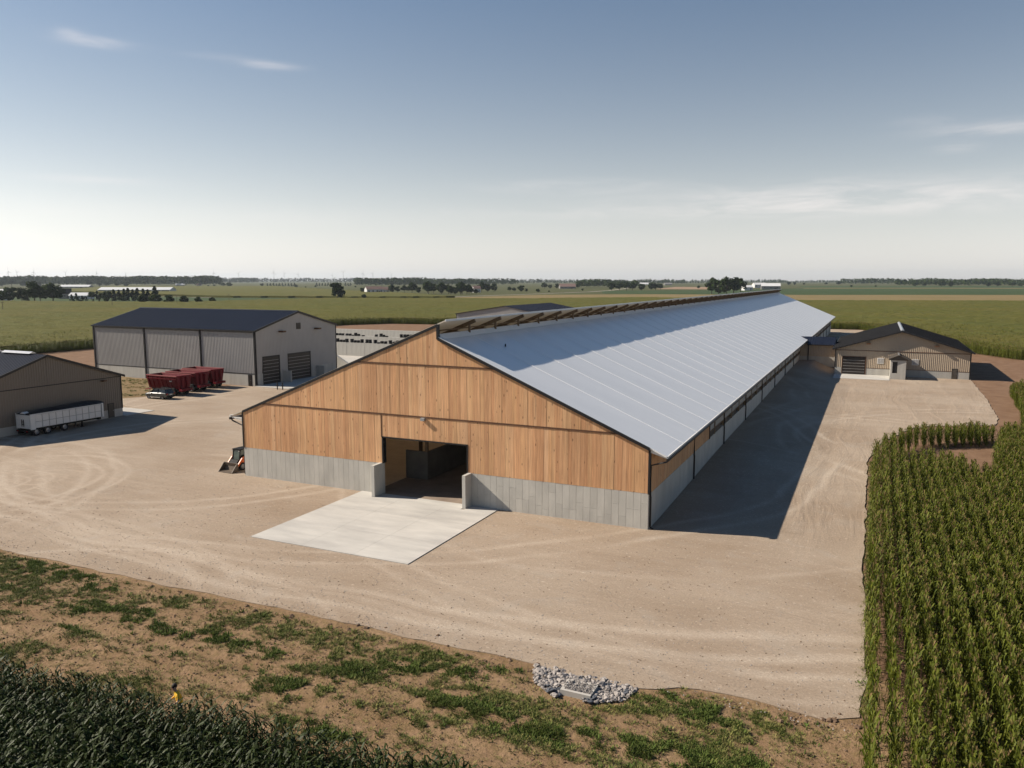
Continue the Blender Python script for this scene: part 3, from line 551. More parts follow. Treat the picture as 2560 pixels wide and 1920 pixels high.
# ================================================================== MAIN BARN
XL, XR, YF, BAY, NB = -50.68, -13.8, 52.57, 4.88, 47
YB = YF + BAY * NB; XP = -30.65; ZC = 2.6
zl = lambda x: 5.81 + .406 * (x - XL)
zr = lambda x: 12.96 - .4257 * (x - XP)
top = lambda x: zl(x) if x < XP else zr(x)
barn = thing('dairy_barn', 'very long dairy barn with timber gable, concrete base and white roof', 'barn', ((XL + XR) / 2, YF, 0))
D0, D1, DZ = -35.95, -28.05, 4.77
def bb(name, mb, m, par=None, **k): return mb.build(name, m, par or barn, world=True, **k)
# sheathing behind the boards
b = MB(); y0, y1 = YF + .02, YF + .14
b.prism([(XL, ZC), (D0, ZC), (D0, zl(D0)), (XL, zl(XL))], 'y', y0, y1)
b.prism([(D0, DZ), (XP, DZ), (XP, zl(XP)), (D0, zl(D0))], 'y', y0, y1)
b.prism([(XP, DZ), (D1, DZ), (D1, zr(D1)), (XP, zr(XP))], 'y', y0, y1)
b.prism([(D1, ZC), (XR, ZC), (XR, zr(XR)), (D1, zr(D1))], 'y', y0, y1)
bb('gable_wall', b, M['backing'])
def split(a, c, w=.31):
    e = [a]
    while e[-1] < c - w * 1.45: e.append(e[-1] + w * random.uniform(.72, 1.28))
    return e + [c]
def boards(segs, z0f, z1):
    for a, c, z0 in segs:
        e = split(a, c)
        for x0, x1 in zip(e[:-1], e[1:]):
            xa, xb = x0 + .0025, x1 - .0025; ta, tb = min(z1, top(xa + 1e-4) - .02), min(z1, top(xb - 1e-4) - .02)
            if max(ta, tb) - z0 < .03: continue
            pl = [(xa, z0), (xb, z0)] + ([(xb, tb)] if tb > z0 + .01 else []) + ([(xa, ta)] if ta > z0 + .01 else [])
            bb('board', MB().prism(pl, 'y', YF - .035 - random.uniform(0, .012), YF + .015), M['wood'])
boards([(XL + .05, D0, ZC), (D0, D1, DZ + .06), (D1, XR - .06, ZC)], None, 6.62)
xa = XL + (6.72 - 5.81) / .406; xb = XP + (12.96 - 6.72) / .4257
boards([(xa, XP, 6.74), (XP, xb, 6.74)], None, 10.74)
xa3 = XL + (10.86 - 5.81) / .406; xb3 = XP + (12.96 - 10.86) / .4257
boards([(xa3, XP, 10.86), (XP, xb3, 10.86)], None, 99)
bb('flashing', MB().box(xa - .2, xb + .2, YF - .075, YF + .01, 6.62, 6.735), M['browntrim'])
bb('flashing', MB().box(xa3 - .2, xb3 + .2, YF - .075, YF + .01, 10.74, 10.855), M['browntrim'])
bb('flashing', MB().box(D0 - .07, D0 + .0, YF - .07, YF + .01, DZ, 6.62), M['browntrim'])
# black rake, corner and door trims
def rake(x0, z0, x1, z1, h=.2):
    return MB().prism([(x0, z0 - h), (x1, z1 - h), (x1, z1 + .02), (x0, z0 + .02)], 'y', YF - .25, YF - .135)
bb('rake_trim', MB().prism([(XL - .02, zl(XL) - .12), (XP + .02, zl(XP) - .12), (XP + .02, zl(XP) + .1), (XL - .02, zl(XL) + .1)], 'y', YF - .10, YF - .06), M['trim'])
bb('rake_trim', rake(XP + .1, zr(XP + .1) + .1, XR + .05, zr(XR) + .1), M['trim'])
bb('peak_trim', MB().box(XP - .02, XP + .12, YF - .165, YF + .14, zr(XP) - .1, zl(XP) + .08), M['trim'])
bb('corner_trim', MB().box(XL - .08, XL + .045, YF - .09, YF + .2, ZC, zl(XL) - .1), M['trim'])
bb('corner_trim', MB().box(XR - .055, XR + .09, YF - .09, YF + .2, ZC - .05, zr(XR) - .08), M['trim'])
dt = MB(); dt.box(D0 - .0, D0 + .14, YF - .08, YF + .35, ZC - .0, DZ); dt.box(D1 - .1, D1, YF - .08, YF + .35, ZC, DZ); dt.box(D0, D1, YF - .08, YF + .35, DZ - .05, DZ + .06)
bb('door_frame', dt, M['trim'])
# concrete base, formed in panels
cw = MB(); cw.box(XL + .02, D0, YF + .02, YF + .3, -.1, ZC - .02); cw.box(D1, XR - .02, YF + .02, YF + .3, -.1, ZC - .02); cw.box(XR - .3, XR - .02, YF + .3, YB, -.1, ZC - .08); cw.box(XL + .02, XL + .3, YF + .3, YB, -.1, ZC - .08)
cw.box(XL, XR, YB - .3, YB, -.1, ZC - .1)
bb('concrete_wall', cw, M['conc'])
def cpanel(x0, x1, z0, z1): bb('concrete_panel', MB().box(x0 + .007, x1 - .007, YF - .03 - random.uniform(0, .006), YF + .03, z0 + .005, z1 - .005), M['conc'])
e = np.linspace(XL, D0 - .3, 29)
for x0, x1 in zip(e[:-1], e[1:]): cpanel(x0, x1, -.1, ZC)
e = np.linspace(D1 + .3, XR, 27)
for i, (x0, x1) in enumerate(zip(e[:-1], e[1:])):
    s = random.choice([.75, 1.05, 1.35, 1.6, 1.85, .5]); cpanel(x0, x1, -.1, s); cpanel(x0, x1, s, ZC)
for i in range(8): # long forms on the east wall, near part
    y0 = YF + .05 + i * 2.44; bb('concrete_panel', MB().box(XR - .04, XR + .03, y0 + .006, y0 + 2.434, -.1, ZC - .08), M['conc'])
bb('concrete_wall', MB().box(XR - .04, XR + .025, YF + .05 + 8 * 2.44, YB, -.1, ZC - .085), M['conc'])
# boards on the first four bays of the east side
YW = YF + BAY * 4.4
e = split(YF + .22, YW, .3)
bb('side_sheathing', MB().box(XR - .12, XR - .03, YF + .15, YW, ZC - .06, 5.6), M['backing'])
for a, c in zip(e[:-1], e[1:]): bb('side_board', MB().box(XR - .03, XR + .02 + random.uniform(0, .02), a + .006, c - .006, ZC - .06, 5.55), M['wood'])
bb('wall_end_post', MB().box(XR - .1, XR + .1, YW, YW + .2, ZC - .1, 5.5), M['trim'])
# curtain bays
post_me = MB().box(-.1, .06, -.1, .1, ZC - .1, 5.5).mesh('wall_post', M['timber'])
cur = MB().rib_wall((-.04, 0), (-.04, 4.74), 3.12, lambda t: 5.45, .48, .05, (1, 0))
cl = MB().box(-.05, -.01, .12, 3.3, ZC - .08, 3.05)  # added sheet across the open strip, coloured like the shaded interior behind
cur_me = cur.mesh('curtain', M['curtain'])
cl_me = cl.mesh('opening_infill', M['infill'])
bl = barn.location
for k in range(5, NB + 1):
    y = YF + BAY * k
    link_mesh('wall_post', post_me, barn, (XR - bl.x, y - bl.y, 0))
    if k < NB:
        link_mesh('curtain', cur_me, barn, (XR - bl.x, y + .06 - bl.y, 0)); link_mesh('opening_infill', cl_me, barn, (XR - bl.x - .02, y + .06 - bl.y, 0))
bb('curtain', MB().box(XR - .06, XR - .03, YW + .2, YF + BAY * 5 - .1, 3.12, 5.45), M['curtain'])
bb('opening_infill', MB().box(XR - .06, XR - .02, YW + .2, YF + BAY * 5 - .1, ZC - .08, 3.08), M['infill'])
bb('wall_rail', MB().box(XR - .08, XR + .03, YW + .2, YB, 3.075, 3.135), M['timber'])
# west wall: posts and curtains, seen only from inside and from the yard side
wp = MB().box(XL, XL + .2, YF + .3, YB, 4.9, 5.6); wp.box(XL + .02, XL + .1, YF + .2, YF + 20, ZC - .05, 4.9)
bb('west_wall', wp, M['wood'])
# roof: east slope in bay panels with a slight sag between the rafters
def roof_panel(first=False):
    p = MB(); x0, x1 = -12.5, XP + .05; seg = 6
    for k in range(seg):
        ya, yb = BAY * k / seg, BAY * (k + 1) / seg
        if k == 0: ya = -.13 if first else .03
        if k == seg - 1: yb = BAY - .03
        za = -.03 * math.sin(math.pi * max(0, ya) / BAY); zb = -.03 * math.sin(math.pi * min(BAY, yb) / BAY)
        vs = []
        for t in (.14, .03):
            for x, y, s in ((x0, ya, za), (x1, ya, za), (x1, yb, zb), (x0, yb, zb)): vs.append((x, y, zr(x) + t + s))
        fs = [(0, 3, 2, 1), (4, 5, 6, 7), (0, 4, 7, 3), (1, 2, 6, 5)]
        if k == 0: fs.append((0, 1, 5, 4))
        if k == seg - 1: fs.append((3, 7, 6, 2))
        p._add(vs, fs)
    return p
me0 = roof_panel(True).mesh('roof_panel', M['white']); me1 = roof_panel().mesh('roof_panel', M['white'])
cap_me = MB().prism([(-12.48, zr(-12.48) + .12), (-12.48, zr(-12.48) + .165), (XP + .04, zr(XP + .04) + .165), (XP + .04, zr(XP + .04) + .12)], 'y', -.05, .05).mesh('seam_cap', M['seam'])
for k in range(NB):
    link_mesh('roof_panel', me0 if k == 0 else me1, barn, (-bl.x, YF + BAY * k - bl.y, 0))
    if k: link_mesh('seam_cap', cap_me, barn, (-bl.x, YF + BAY * k - bl.y, 0))
bb('ridge_flashing', MB().prism([(XP - .05, zr(XP) + .12), (XP - .05, zr(XP) + .3), (XP + .05, zr(XP) + .3), (XP + .55, zr(XP + .55) + .19), (XP + .55, zr(XP + .55) + .17)], 'y', YF + .15, YB), M['seam'])
bb('eave_edge', MB().box(-12.56, -12.48, YF - .13, YB, zr(-12.5) - .02, zr(-12.5) + .15), M['whitepaint'])
bb('gutter', MB().prism([(-12.57, 5.06), (-12.57, 5.24), (-12.44, 5.26), (-12.40, 5.22), (-12.42, 5.06)], 'y', YF - .2, YB), M['trim'])
sof = MB(); sof.prism([(XR + .02, zr(XR) - .25), (-12.6, zr(-12.6) - .06), (-12.6, zr(-12.6) + .02), (XR + .02, zr(XR) + .0)], 'y', YF - .02, YF + .08); sof.prism([(XR + .02, zr(XR) - .28), (-12.6, zr(-12.6) - .10), (-12.6, zr(-12.6) - .06), (XR + .02, zr(XR) - .24)], 'y', YF + .08, YB)
bb('soffit', sof, M['whitepaint'])
# west slope carried past the ridge over the open vent
XO = -29.9
b = MB(); b.prism([(-52.0, zl(-52.0) + .03), (XO, zl(XO) + .03), (XO, zl(XO) + .12), (-52.0, zl(-52.0) + .12)], 'y', YF - .055, YB)
bb('west_roof', b, M['under'])
b = MB(); b.box(-52.12, -52.0, YF - .15, YB, zl(-52) - .0, zl(-52) + .14); bb('eave_edge', b, M['whitepaint'])
b = MB(); b.prism([(-52.25, 5.0), (-52.25, 5.2), (-52.1, 5.2), (-52.1, 5.0)], 'y', YF - .1, YB); bb('gutter', b, M['trim'])
bb('upper_edge_trim', MB().box(XO, XO + .05, YF - .12, YB, zl(XO) + .01, zl(XO) + .16), M['seam'])
t = MB()
t.bar((-36.5, 0, zl(-36.5) - .14), (XO - .02, 0, zl(XO) - .14), .16, .30)
t.bar((-30.45, 0, 12.75), (-30.45, 0, zl(-30.45) - .25), .14, .16)
t.bar((-31.9, 0, zl(-31.9) - .3), (-30.75, 0, 12.98), .16, .26)
t.bar((-32.0, 0, 12.2), (-32.0, 0, zl(-32) - .25), .14, .16)
t.bar((-33.2, 0, 12.55), (-30.5, 0, 12.95), .12, .22)
t.bar((-30.6, 0, 12.80), (-36, 0, 10.4), .16, .3)
tr_me = t.mesh('ridge_truss', M['timber'])
for k in range(1, NB + 1): link_mesh('ridge_truss', tr_me, barn, (-bl.x, YF + BAY * k - (.2 if k == NB else 0) - bl.y, 0))
bb('purlin', MB().box(-31.3, -31.2, YF + .2, YB, zl(-31.25) - .30, zl(-31.25) - .2), M['timber'])
bb('purlin', MB().box(-32.4, -32.3, YF + .2, YB, zl(-32.35) - .40, zl(-32.35) - .3), M['timber'])
bb('ridge_beam', MB().box(XP - .22, XP - .08, YF + .2, YB, 12.45, 12.85), M['timber'])
b = MB(); b.prism([(XL, ZC), (XR, ZC), (XR, zr(XR)), (XP, zr(XP)), (XP, zl(XP)), (XL, zl(XL))], 'y', YB - .12, YB - .02); bb('rear_wall', b, M['greysteel'])
# inside, as seen through the open doorway
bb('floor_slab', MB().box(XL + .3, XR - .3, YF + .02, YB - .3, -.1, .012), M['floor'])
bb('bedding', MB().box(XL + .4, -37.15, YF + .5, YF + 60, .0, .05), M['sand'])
iw = MB(); iw.box(-37.2, -34.98, 58.0, 58.2, 0, 2.5); iw.box(-35.18, -34.98, 58.2, 58.2 + 60, 0, 2.5); bb('inner_wall', iw, M['darkconc'])
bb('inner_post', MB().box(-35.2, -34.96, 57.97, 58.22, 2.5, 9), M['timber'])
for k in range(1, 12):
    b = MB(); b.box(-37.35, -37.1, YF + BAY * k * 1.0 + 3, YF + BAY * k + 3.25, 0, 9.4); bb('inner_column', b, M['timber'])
# wing walls beside the door
bb('wing_wall', MB().box(D0 - .3, D0 - .02, 51.36, YF + .02, -.1, ZC + .02), M['conc'])
bb('wing_wall', MB().box(D1 + .02, D1 + .3, 51.5, YF + .02, -.1, ZC + .02), M['conc'])
# lamp over the door
l = bb('wall_lamp', MB().box(-32.15, -31.8, YF - .3, YF - .05, 6.42, 6.64).box(-32.06, -31.9, YF - .08, YF, 6.46, 6.6), M['lampgrey'])
bb('lamp_lens', MB().box(-32.12, -31.83, YF - .28, YF - .08, 6.405, 6.42), M['whitepaint'], l)
# downspouts
def dspout(y, full=True):
    d = MB(); x = XR + .1
    d.tube([(-12.5, y, 5.08), (-12.6, y, 4.95), (x, y, 4.6), (x, y, 2.4), (x + .02, y, 2.3), (x + .02, y, .15), (x + .25, y, .05)], .07, 6); return d
for k in [0.02] + list(range(3, NB, 3)): bb('downspout', dspout(YF + max(.12, BAY * k - (.0 if k > 1 else 0))), M['trim'])
d = MB(); d.tube([(-52.15, YF + .1, 5.05), (-52.05, YF + .1, 4.9), (XL - .1, YF + .1, 4.5), (XL - .1, YF + .1, .1)], .07, 6); bb('downspout', d, M['trim'])
b = MB(); b.box(-51.95, XL, YF - .05, YF + .05, zl(-52) - .12, zl(-52) - .0); b.bar((-51.9, YF, zl(-52) - .05), (XL, YF, zl(-52) - .3), .06, .06); bb('outrigger', b, M['whitepaint'])
bb('roof_vent_pipe', MB().lathe([(.06, 0), (.06, .3), (.0, .3)], (-27.9, 59.0, zr(-27.9) + .05), n=8), M['trim'])

# concrete apron at the doorway, cast in bays
ap = thing('concrete_apron', 'broad pale concrete apron in front of the open barn doorway', 'concrete slab', (-31.8, 46, 0))
xs = [-38.0, -33.7, -29.5, -25.4]; ys = [39.6, 43.8, 48.0, 51.3]
for i in range(3):
    for j in range(3):
        b = MB().box(xs[i] + .006, xs[i + 1] - .006, ys[j] + .006, ys[j + 1] - .006, -.1, .05); b.build('slab_bay', M['pad'], ap, world=True)
b = MB().box(D0 + .02, D1 - .02, 51.306, YF + .015, -.1, .048); b.build('slab_bay', M['pad'], ap, world=True)
b = MB().box(xs[0], D0 - .31, 51.306, YF - .05, -.1, .05); b.build('slab_bay', M['pad'], ap, world=True)
b = MB().box(D1 + .31, xs[3], 51.306, YF - .05, -.1, .05); b.build('slab_bay', M['pad'], ap, world=True)

# ================================================================== STEEL BUILDINGS
def rib_roof(e0, e1, r0, r1, pitch=.6, h=.045, th=.12):
    e0, e1, r0, r1 = map(Vector, (e0, e1, r0, r1)); Ln = (e1 - e0).length; n = (e1 - e0).cross(r0 - e0).normalized()
    if n.z < 0: n = -n
    ts = []; t = 0
    while t < Ln:
        for a, d in ((0, 0), (.80, 0), (.86, 1), (.94, 1)):
            if t + a * pitch < Ln: ts.append((t + a * pitch, d))
        t += pitch
    ts.append((Ln, 0)); b = MB(); vs = []
    for q, d in ts: vs += [e0.lerp(e1, q / Ln) + n * d * h, r0.lerp(r1, q / Ln) + n * d * h]
    b._add(vs, [(2 * i, 2 * i + 2, 2 * i + 3, 2 * i + 1) for i in range(len(ts) - 1)])
    b._add([e0 - n * .01, e1 - n * .01, r1 - n * .01, r0 - n * .01, e0 - n * th, e1 - n * th, r1 - n * th, r0 - n * th], [(4, 5, 6, 7), (0, 1, 5, 4), (1, 2, 6, 5), (2, 3, 7, 6), (3, 0, 4, 7)])
    return b
def gtop(W, e, r):
    f = lambda t: e + (r - e) * (1 - abs(t - W / 2) / (W / 2)); f.breaks = [W / 2]; return f
def const(z): return lambda t: z
def sect_door(par, name, x0, x1, y0, y1, z0, z1, n, axis):
    # sectional door, panels divided by pale strips; axis = outward normal '+x' or '-y'
    d = MB()
    if axis == '-y': d.box(x0, x1, y0, y1, z0, z1)
    else: d.box(x0, x1, y0, y1, z0, z1)
    door = d.build(name, M['trim'], par, world=True); h = (z1 - z0 - .1) / n
    for k in range(n):
        za, zb = z0 + .04 + k * h, z0 + .04 + (k + 1) * h - .085
        if axis == '-y': MB().box(x0 + .1, x1 - .1, y0 - .03, y0 + .01, za, zb).build('door_panel', M['doorpanel'], door, world=True)
        else: MB().box(x1 - .01, x1 + .03, y0 + .1, y1 - .1, za, zb).build('door_panel', M['doorpanel'], door, world=True)
        if k < n - 1:
            if axis == '-y': MB().box(x0 + .1, x1 - .1, y0 - .022, y0 + .01, zb + .012, zb + .072).build('door_strip', M['doorstrip'], door, world=True)
            else: MB().box(x1 - .01, x1 + .022, y0 + .1, y1 - .1, zb + .012, zb + .072).build('door_strip', M['doorstrip'], door, world=True)
    return door
def man_door(par, x0, x1, y0, y1, z1, axis, m='mandoor'):
    d = MB().box(x0, x1, y0, y1, -.02, z1).build('door', M['trim'], par, world=True)
    if axis == '-y':
        MB().box(x0 + .08, x1 - .08, y0 - .02, y0 + .02, .0, z1 - .08).build('door_leaf', M[m], d, world=True); MB().box(x1 - .2, x1 - .14, y0 - .07, y0 - .02, z1 * .47, z1 * .5).build('handle', M['galv'], d, world=True)
    else:
        MB().box(x1 - .02, x1 + .02, y0 + .08, y1 - .08, .0, z1 - .08).build('door_leaf', M[m], d, world=True); MB().box(x1 + .02, x1 + .07, y1 - .2, y1 - .14, z1 * .47, z1 * .5).build('handle', M['galv'], d, world=True)
def wall_light(par, x, y, z, axis, s=1):
    if axis == '-y': b = MB().box(x - .3 * s, x + .3 * s, y - .75 * s, y - .02, z - .1 * s, z + .1 * s).bar((x, y, z + .05), (x, y - .5, z + .02), .1, .1)
    else: b = MB().box(x + .02, x + .8 * s, y - .3 * s, y + .3 * s, z - .1 * s, z + .1 * s).bar((x, y, z), (x + .5, y, z), .1, .1)
    return b.build('wall_light', M['browntrim'], par, world=True)

# ---- machine shed: light grey walls, navy roof
def big_shed():
    X0, X1, Y0, Y1, E, RZ, C = -131.0, -92.4, 99.3, 120.6, 9.1, 11.85, 1.95; Ym = (Y0 + Y1) / 2
    t = thing('machine_shed', 'tall light grey steel machine shed with navy roof and two overhead doors', 'shed', ((X0 + X1) / 2, Y0, 0))
    B = lambda n, mb, m, p=None: mb.build(n, M[m], p or t, world=True)
    c = MB(); c.box(X0, X1, Y0 - .02, Y0 + .28, -.1, C); c.box(X0, X0 + .28, Y0 + .28, Y1, -.1, C); c.box(X0 + .28, X1, Y1 - .28, Y1, -.1, C)
    for a, d in ((Y0 + .28, 100.8), (104.75, 107.0), (112.85, Y1 - .28)): c.box(X1 - .28, X1 + .02, a, d, -.1, C)
    B('concrete_base', c, 'conc2')
    ex = [X0, -117.9, -104.55, X1]
    for a, d in zip(ex[:-1], ex[1:]): B('wall_panel', MB().rib_wall((a + .2, Y0), (d - .2, Y0), C, const(E), .34), 'greysteel')
    B('eave_band', MB().box(X0, X1, Y0 + .0, Y0 + .06, E - .35, E).box(X0, X1, Y1 - .1, Y1, 0, E), 'greysteel')
    g = gtop(Y1 - Y0, E, RZ)
    def foot(q):
        y = Y0 + q; return 4.65 if (100.8 <= y <= 104.75 or 107.0 <= y <= 112.85) else C
    B('gable_wall', MB().rib_wall((X1, Y0), (X1, Y1), foot, g, .34, .03, (1, 0)), 'greysteel')
    B('gable_wall', MB().prism([(Y0, 0), (Y1, 0), (Y1, E), (Ym, RZ), (Y0, E)], 'x', X0, X0 + .1), 'greysteel')
    for x in (X0 + .1, -117.9, -104.55, X1 - .12): B('downspout', MB().box(x - .14, x + .14, Y0 - .16, Y0 - .02, 0, E), 'trim')
    B('corner_trim', MB().box(X1 - .1, X1 + .09, Y0 - .08, Y0 + .1, 0, E).box(X1 - .1, X1 + .07, Y1 - .1, Y1 + .05, 0, E), 'trim')
    B('base_flashing', MB().box(X0, X1, Y0 - .06, Y0 - .02, C - .02, C + .08), 'trim')
    o = .25
    for s, nm in ((1, 'a'), (-1, 'b')):
        ye = Y0 - o if s > 0 else Y1 + o; ze = E - o * (RZ - E) / (Ym - Y0)
        B('roof', rib_roof((X0 - .2, ye, ze + .15), (X1 + .2, ye, ze + .15), (X0 - .2, Ym, RZ + .15), (X1 + .2, Ym, RZ + .15), .5), 'navy')
        B('rake_trim', MB().prism([(ye, ze - .15), (Ym, RZ - .15), (Ym, RZ + .2), (ye, ze + .2)], 'x', X1 + .1, X1 + .26), 'trim')
    B('ridge_cap', MB().prism([(Ym - .35, RZ + .1), (Ym, RZ + .26), (Ym + .35, RZ + .1)], 'x', X0 - .2, X1 + .22), 'navy')
    B('gutter', MB().box(X0 - .2, X1 + .2, Y0 - o - .12, Y0 - o + .02, E - .12, E + .06), 'trim')
    sect_door(t, 'overhead_door', X1 - .05, X1 + .05, 100.8, 104.75, 0, 4.65, 8, '+x'); sect_door(t, 'overhead_door', X1 - .05, X1 + .05, 107.0, 112.85, 0, 4.65, 8, '+x')
    dtm = MB()
    for a, d in ((100.8, 104.75), (107.0, 112.85)): dtm.box(X1 - .06, X1 + .1, d, d + .2, 0, 4.75); dtm.box(X1 - .06, X1 + .1, a, d, 4.65, 4.75)
    B('door_frame', dtm, 'trim')
    man_door(t, -94.2, -93.4, Y0 - .06, Y0 + .1, 1.85, '-y', 'doorpanel')
    v = B('gable_vent', MB().box(X1, X1 + .08, 109.5, 110.6, 8.85, 9.95), 'mandoor')
    for k in range(6): MB().box(X1 + .08, X1 + .11, 109.56, 110.54, 8.93 + k * .165, 9.02 + k * .165).build('louvre', M['trim'], v, world=True)
    wall_light(t, X1, 105.3, 8.7, '+x', 1.3); wall_light(t, X1, 114.7, 8.7, '+x', 1.3)
    s = thing('shed_slab', 'concrete slab before the overhead doors of the grey machine shed', 'concrete slab', (-88.7, 105, 0))
    MB().box(X1 + .05, -85.3, 98.7, 120, -.1, .06).build('slab', M['slab'], s, world=True)
    w = MB().box(X1 + .06, X1 + 1.8, 105.6, 105.85, -.1, 1.95).build('divider_wall', M['conc2'], s, world=True)
    MB().box(X1 + .06, X1 + 1.8, 114.6, 114.85, -.1, 1.95).build('divider_wall', M['conc2'], s, world=True)
big_shed()

# ---- near left shed: taupe gable in shade
def near_shed():
    X1, Y0, Y1, E, RZ, C = -88.0, 50.4, 70.1, 5.25, 8.6, 1.0; X0 = -118; Ym = (Y0 + Y1) / 2
    t = thing('taupe_shed', 'taupe steel shed with shaded gable beside the white tipping trailer', 'shed', (X1, Ym, 0))
    B = lambda n, mb, m, p=None: mb.build(n, M[m], p or t, world=True)
    B('concrete_base', MB().box(X1 - .28, X1 + .02, Y0, 67.95, -.1, C).box(X1 - .28, X1 + .02, 68.85, Y1, -.1, C).box(X0, X1 - .28, Y1 - .28, Y1, -.1, C).box(X0, X1 - .28, Y0, Y0 + .28, -.1, C), 'conc2')
    SZ = 5.12; fl = gtop(Y1 - Y0, E, RZ)
    lo = MB().rib_wall((X1, Y0), (X1, Y1), C, const(SZ), .3, .03, (1, 0)); B('lower_wall', lo, 'brownsteel')
    B('gable_wall', MB().rib_wall((X1 + .01, Y0), (X1 + .01, Y1), SZ + .02, fl, .3, .03, (1, 0)), 'brownsteel')
    B('seam_trim', MB().box(X1, X1 + .06, Y0, Y1, SZ - .05, SZ + .05), 'trim')
    B('side_wall', MB().rib_wall((X0, Y1), (X1, Y1), C, const(E), .3, .03, (0, 1)), 'brownsteel'); B('side_wall', MB().rib_wall((X0, Y0), (X1, Y0), C, const(E), .3, .03, (0, -1)), 'brownsteel')
    o = .4
    for s in (1, -1):
        ye = Y0 - o if s > 0 else Y1 + o; ze = E - o * (RZ - E) / (Ym - Y0)
        B('roof', rib_roof((X0, ye, ze + .14), (X1 + .35, ye, ze + .14), (X0, Ym, RZ + .14), (X1 + .35, Ym, RZ + .14), .5), 'navy')
        B('rake_trim', MB().prism([(ye, ze - .1), (Ym, RZ - .1), (Ym, RZ + .19), (ye, ze + .19)], 'x', X1 + .25, X1 + .38), 'trim')
        B('soffit', MB().prism([(ye, ze - .0), (Ym, RZ - .0), (Ym, RZ + .01), (ye, ze + .01)], 'x', X1, X1 + .25), 'brownsteel')
    for k in range(5): B('ridge_vent', MB().prism([(Ym - .45, RZ + .2), (Ym, RZ + .42), (Ym + .45, RZ + .2)], 'x', X1 - 2.2 - k * 6, X1 - 7.4 - k * 6), 'galv')
    B('corner_trim', MB().box(X1 - .02, X1 + .06, Y1 - .1, Y1 + .06, C, E), 'trim')
    wall_light(t, X1, 67.4, 4.85, '+x', .8)
    man_door(t, X1 - .06, X1 + .05, 67.95, 68.85, 1.85, '+x')
    s = thing('side_slab', 'pale concrete slab showing past the corner of the taupe shed', 'concrete slab', (-95, 72.3, 0))
    MB().box(-103, -87.4, Y1 + .05, 74.5, -.1, .05).build('slab', M['slab'], s, world=True)
near_shed()

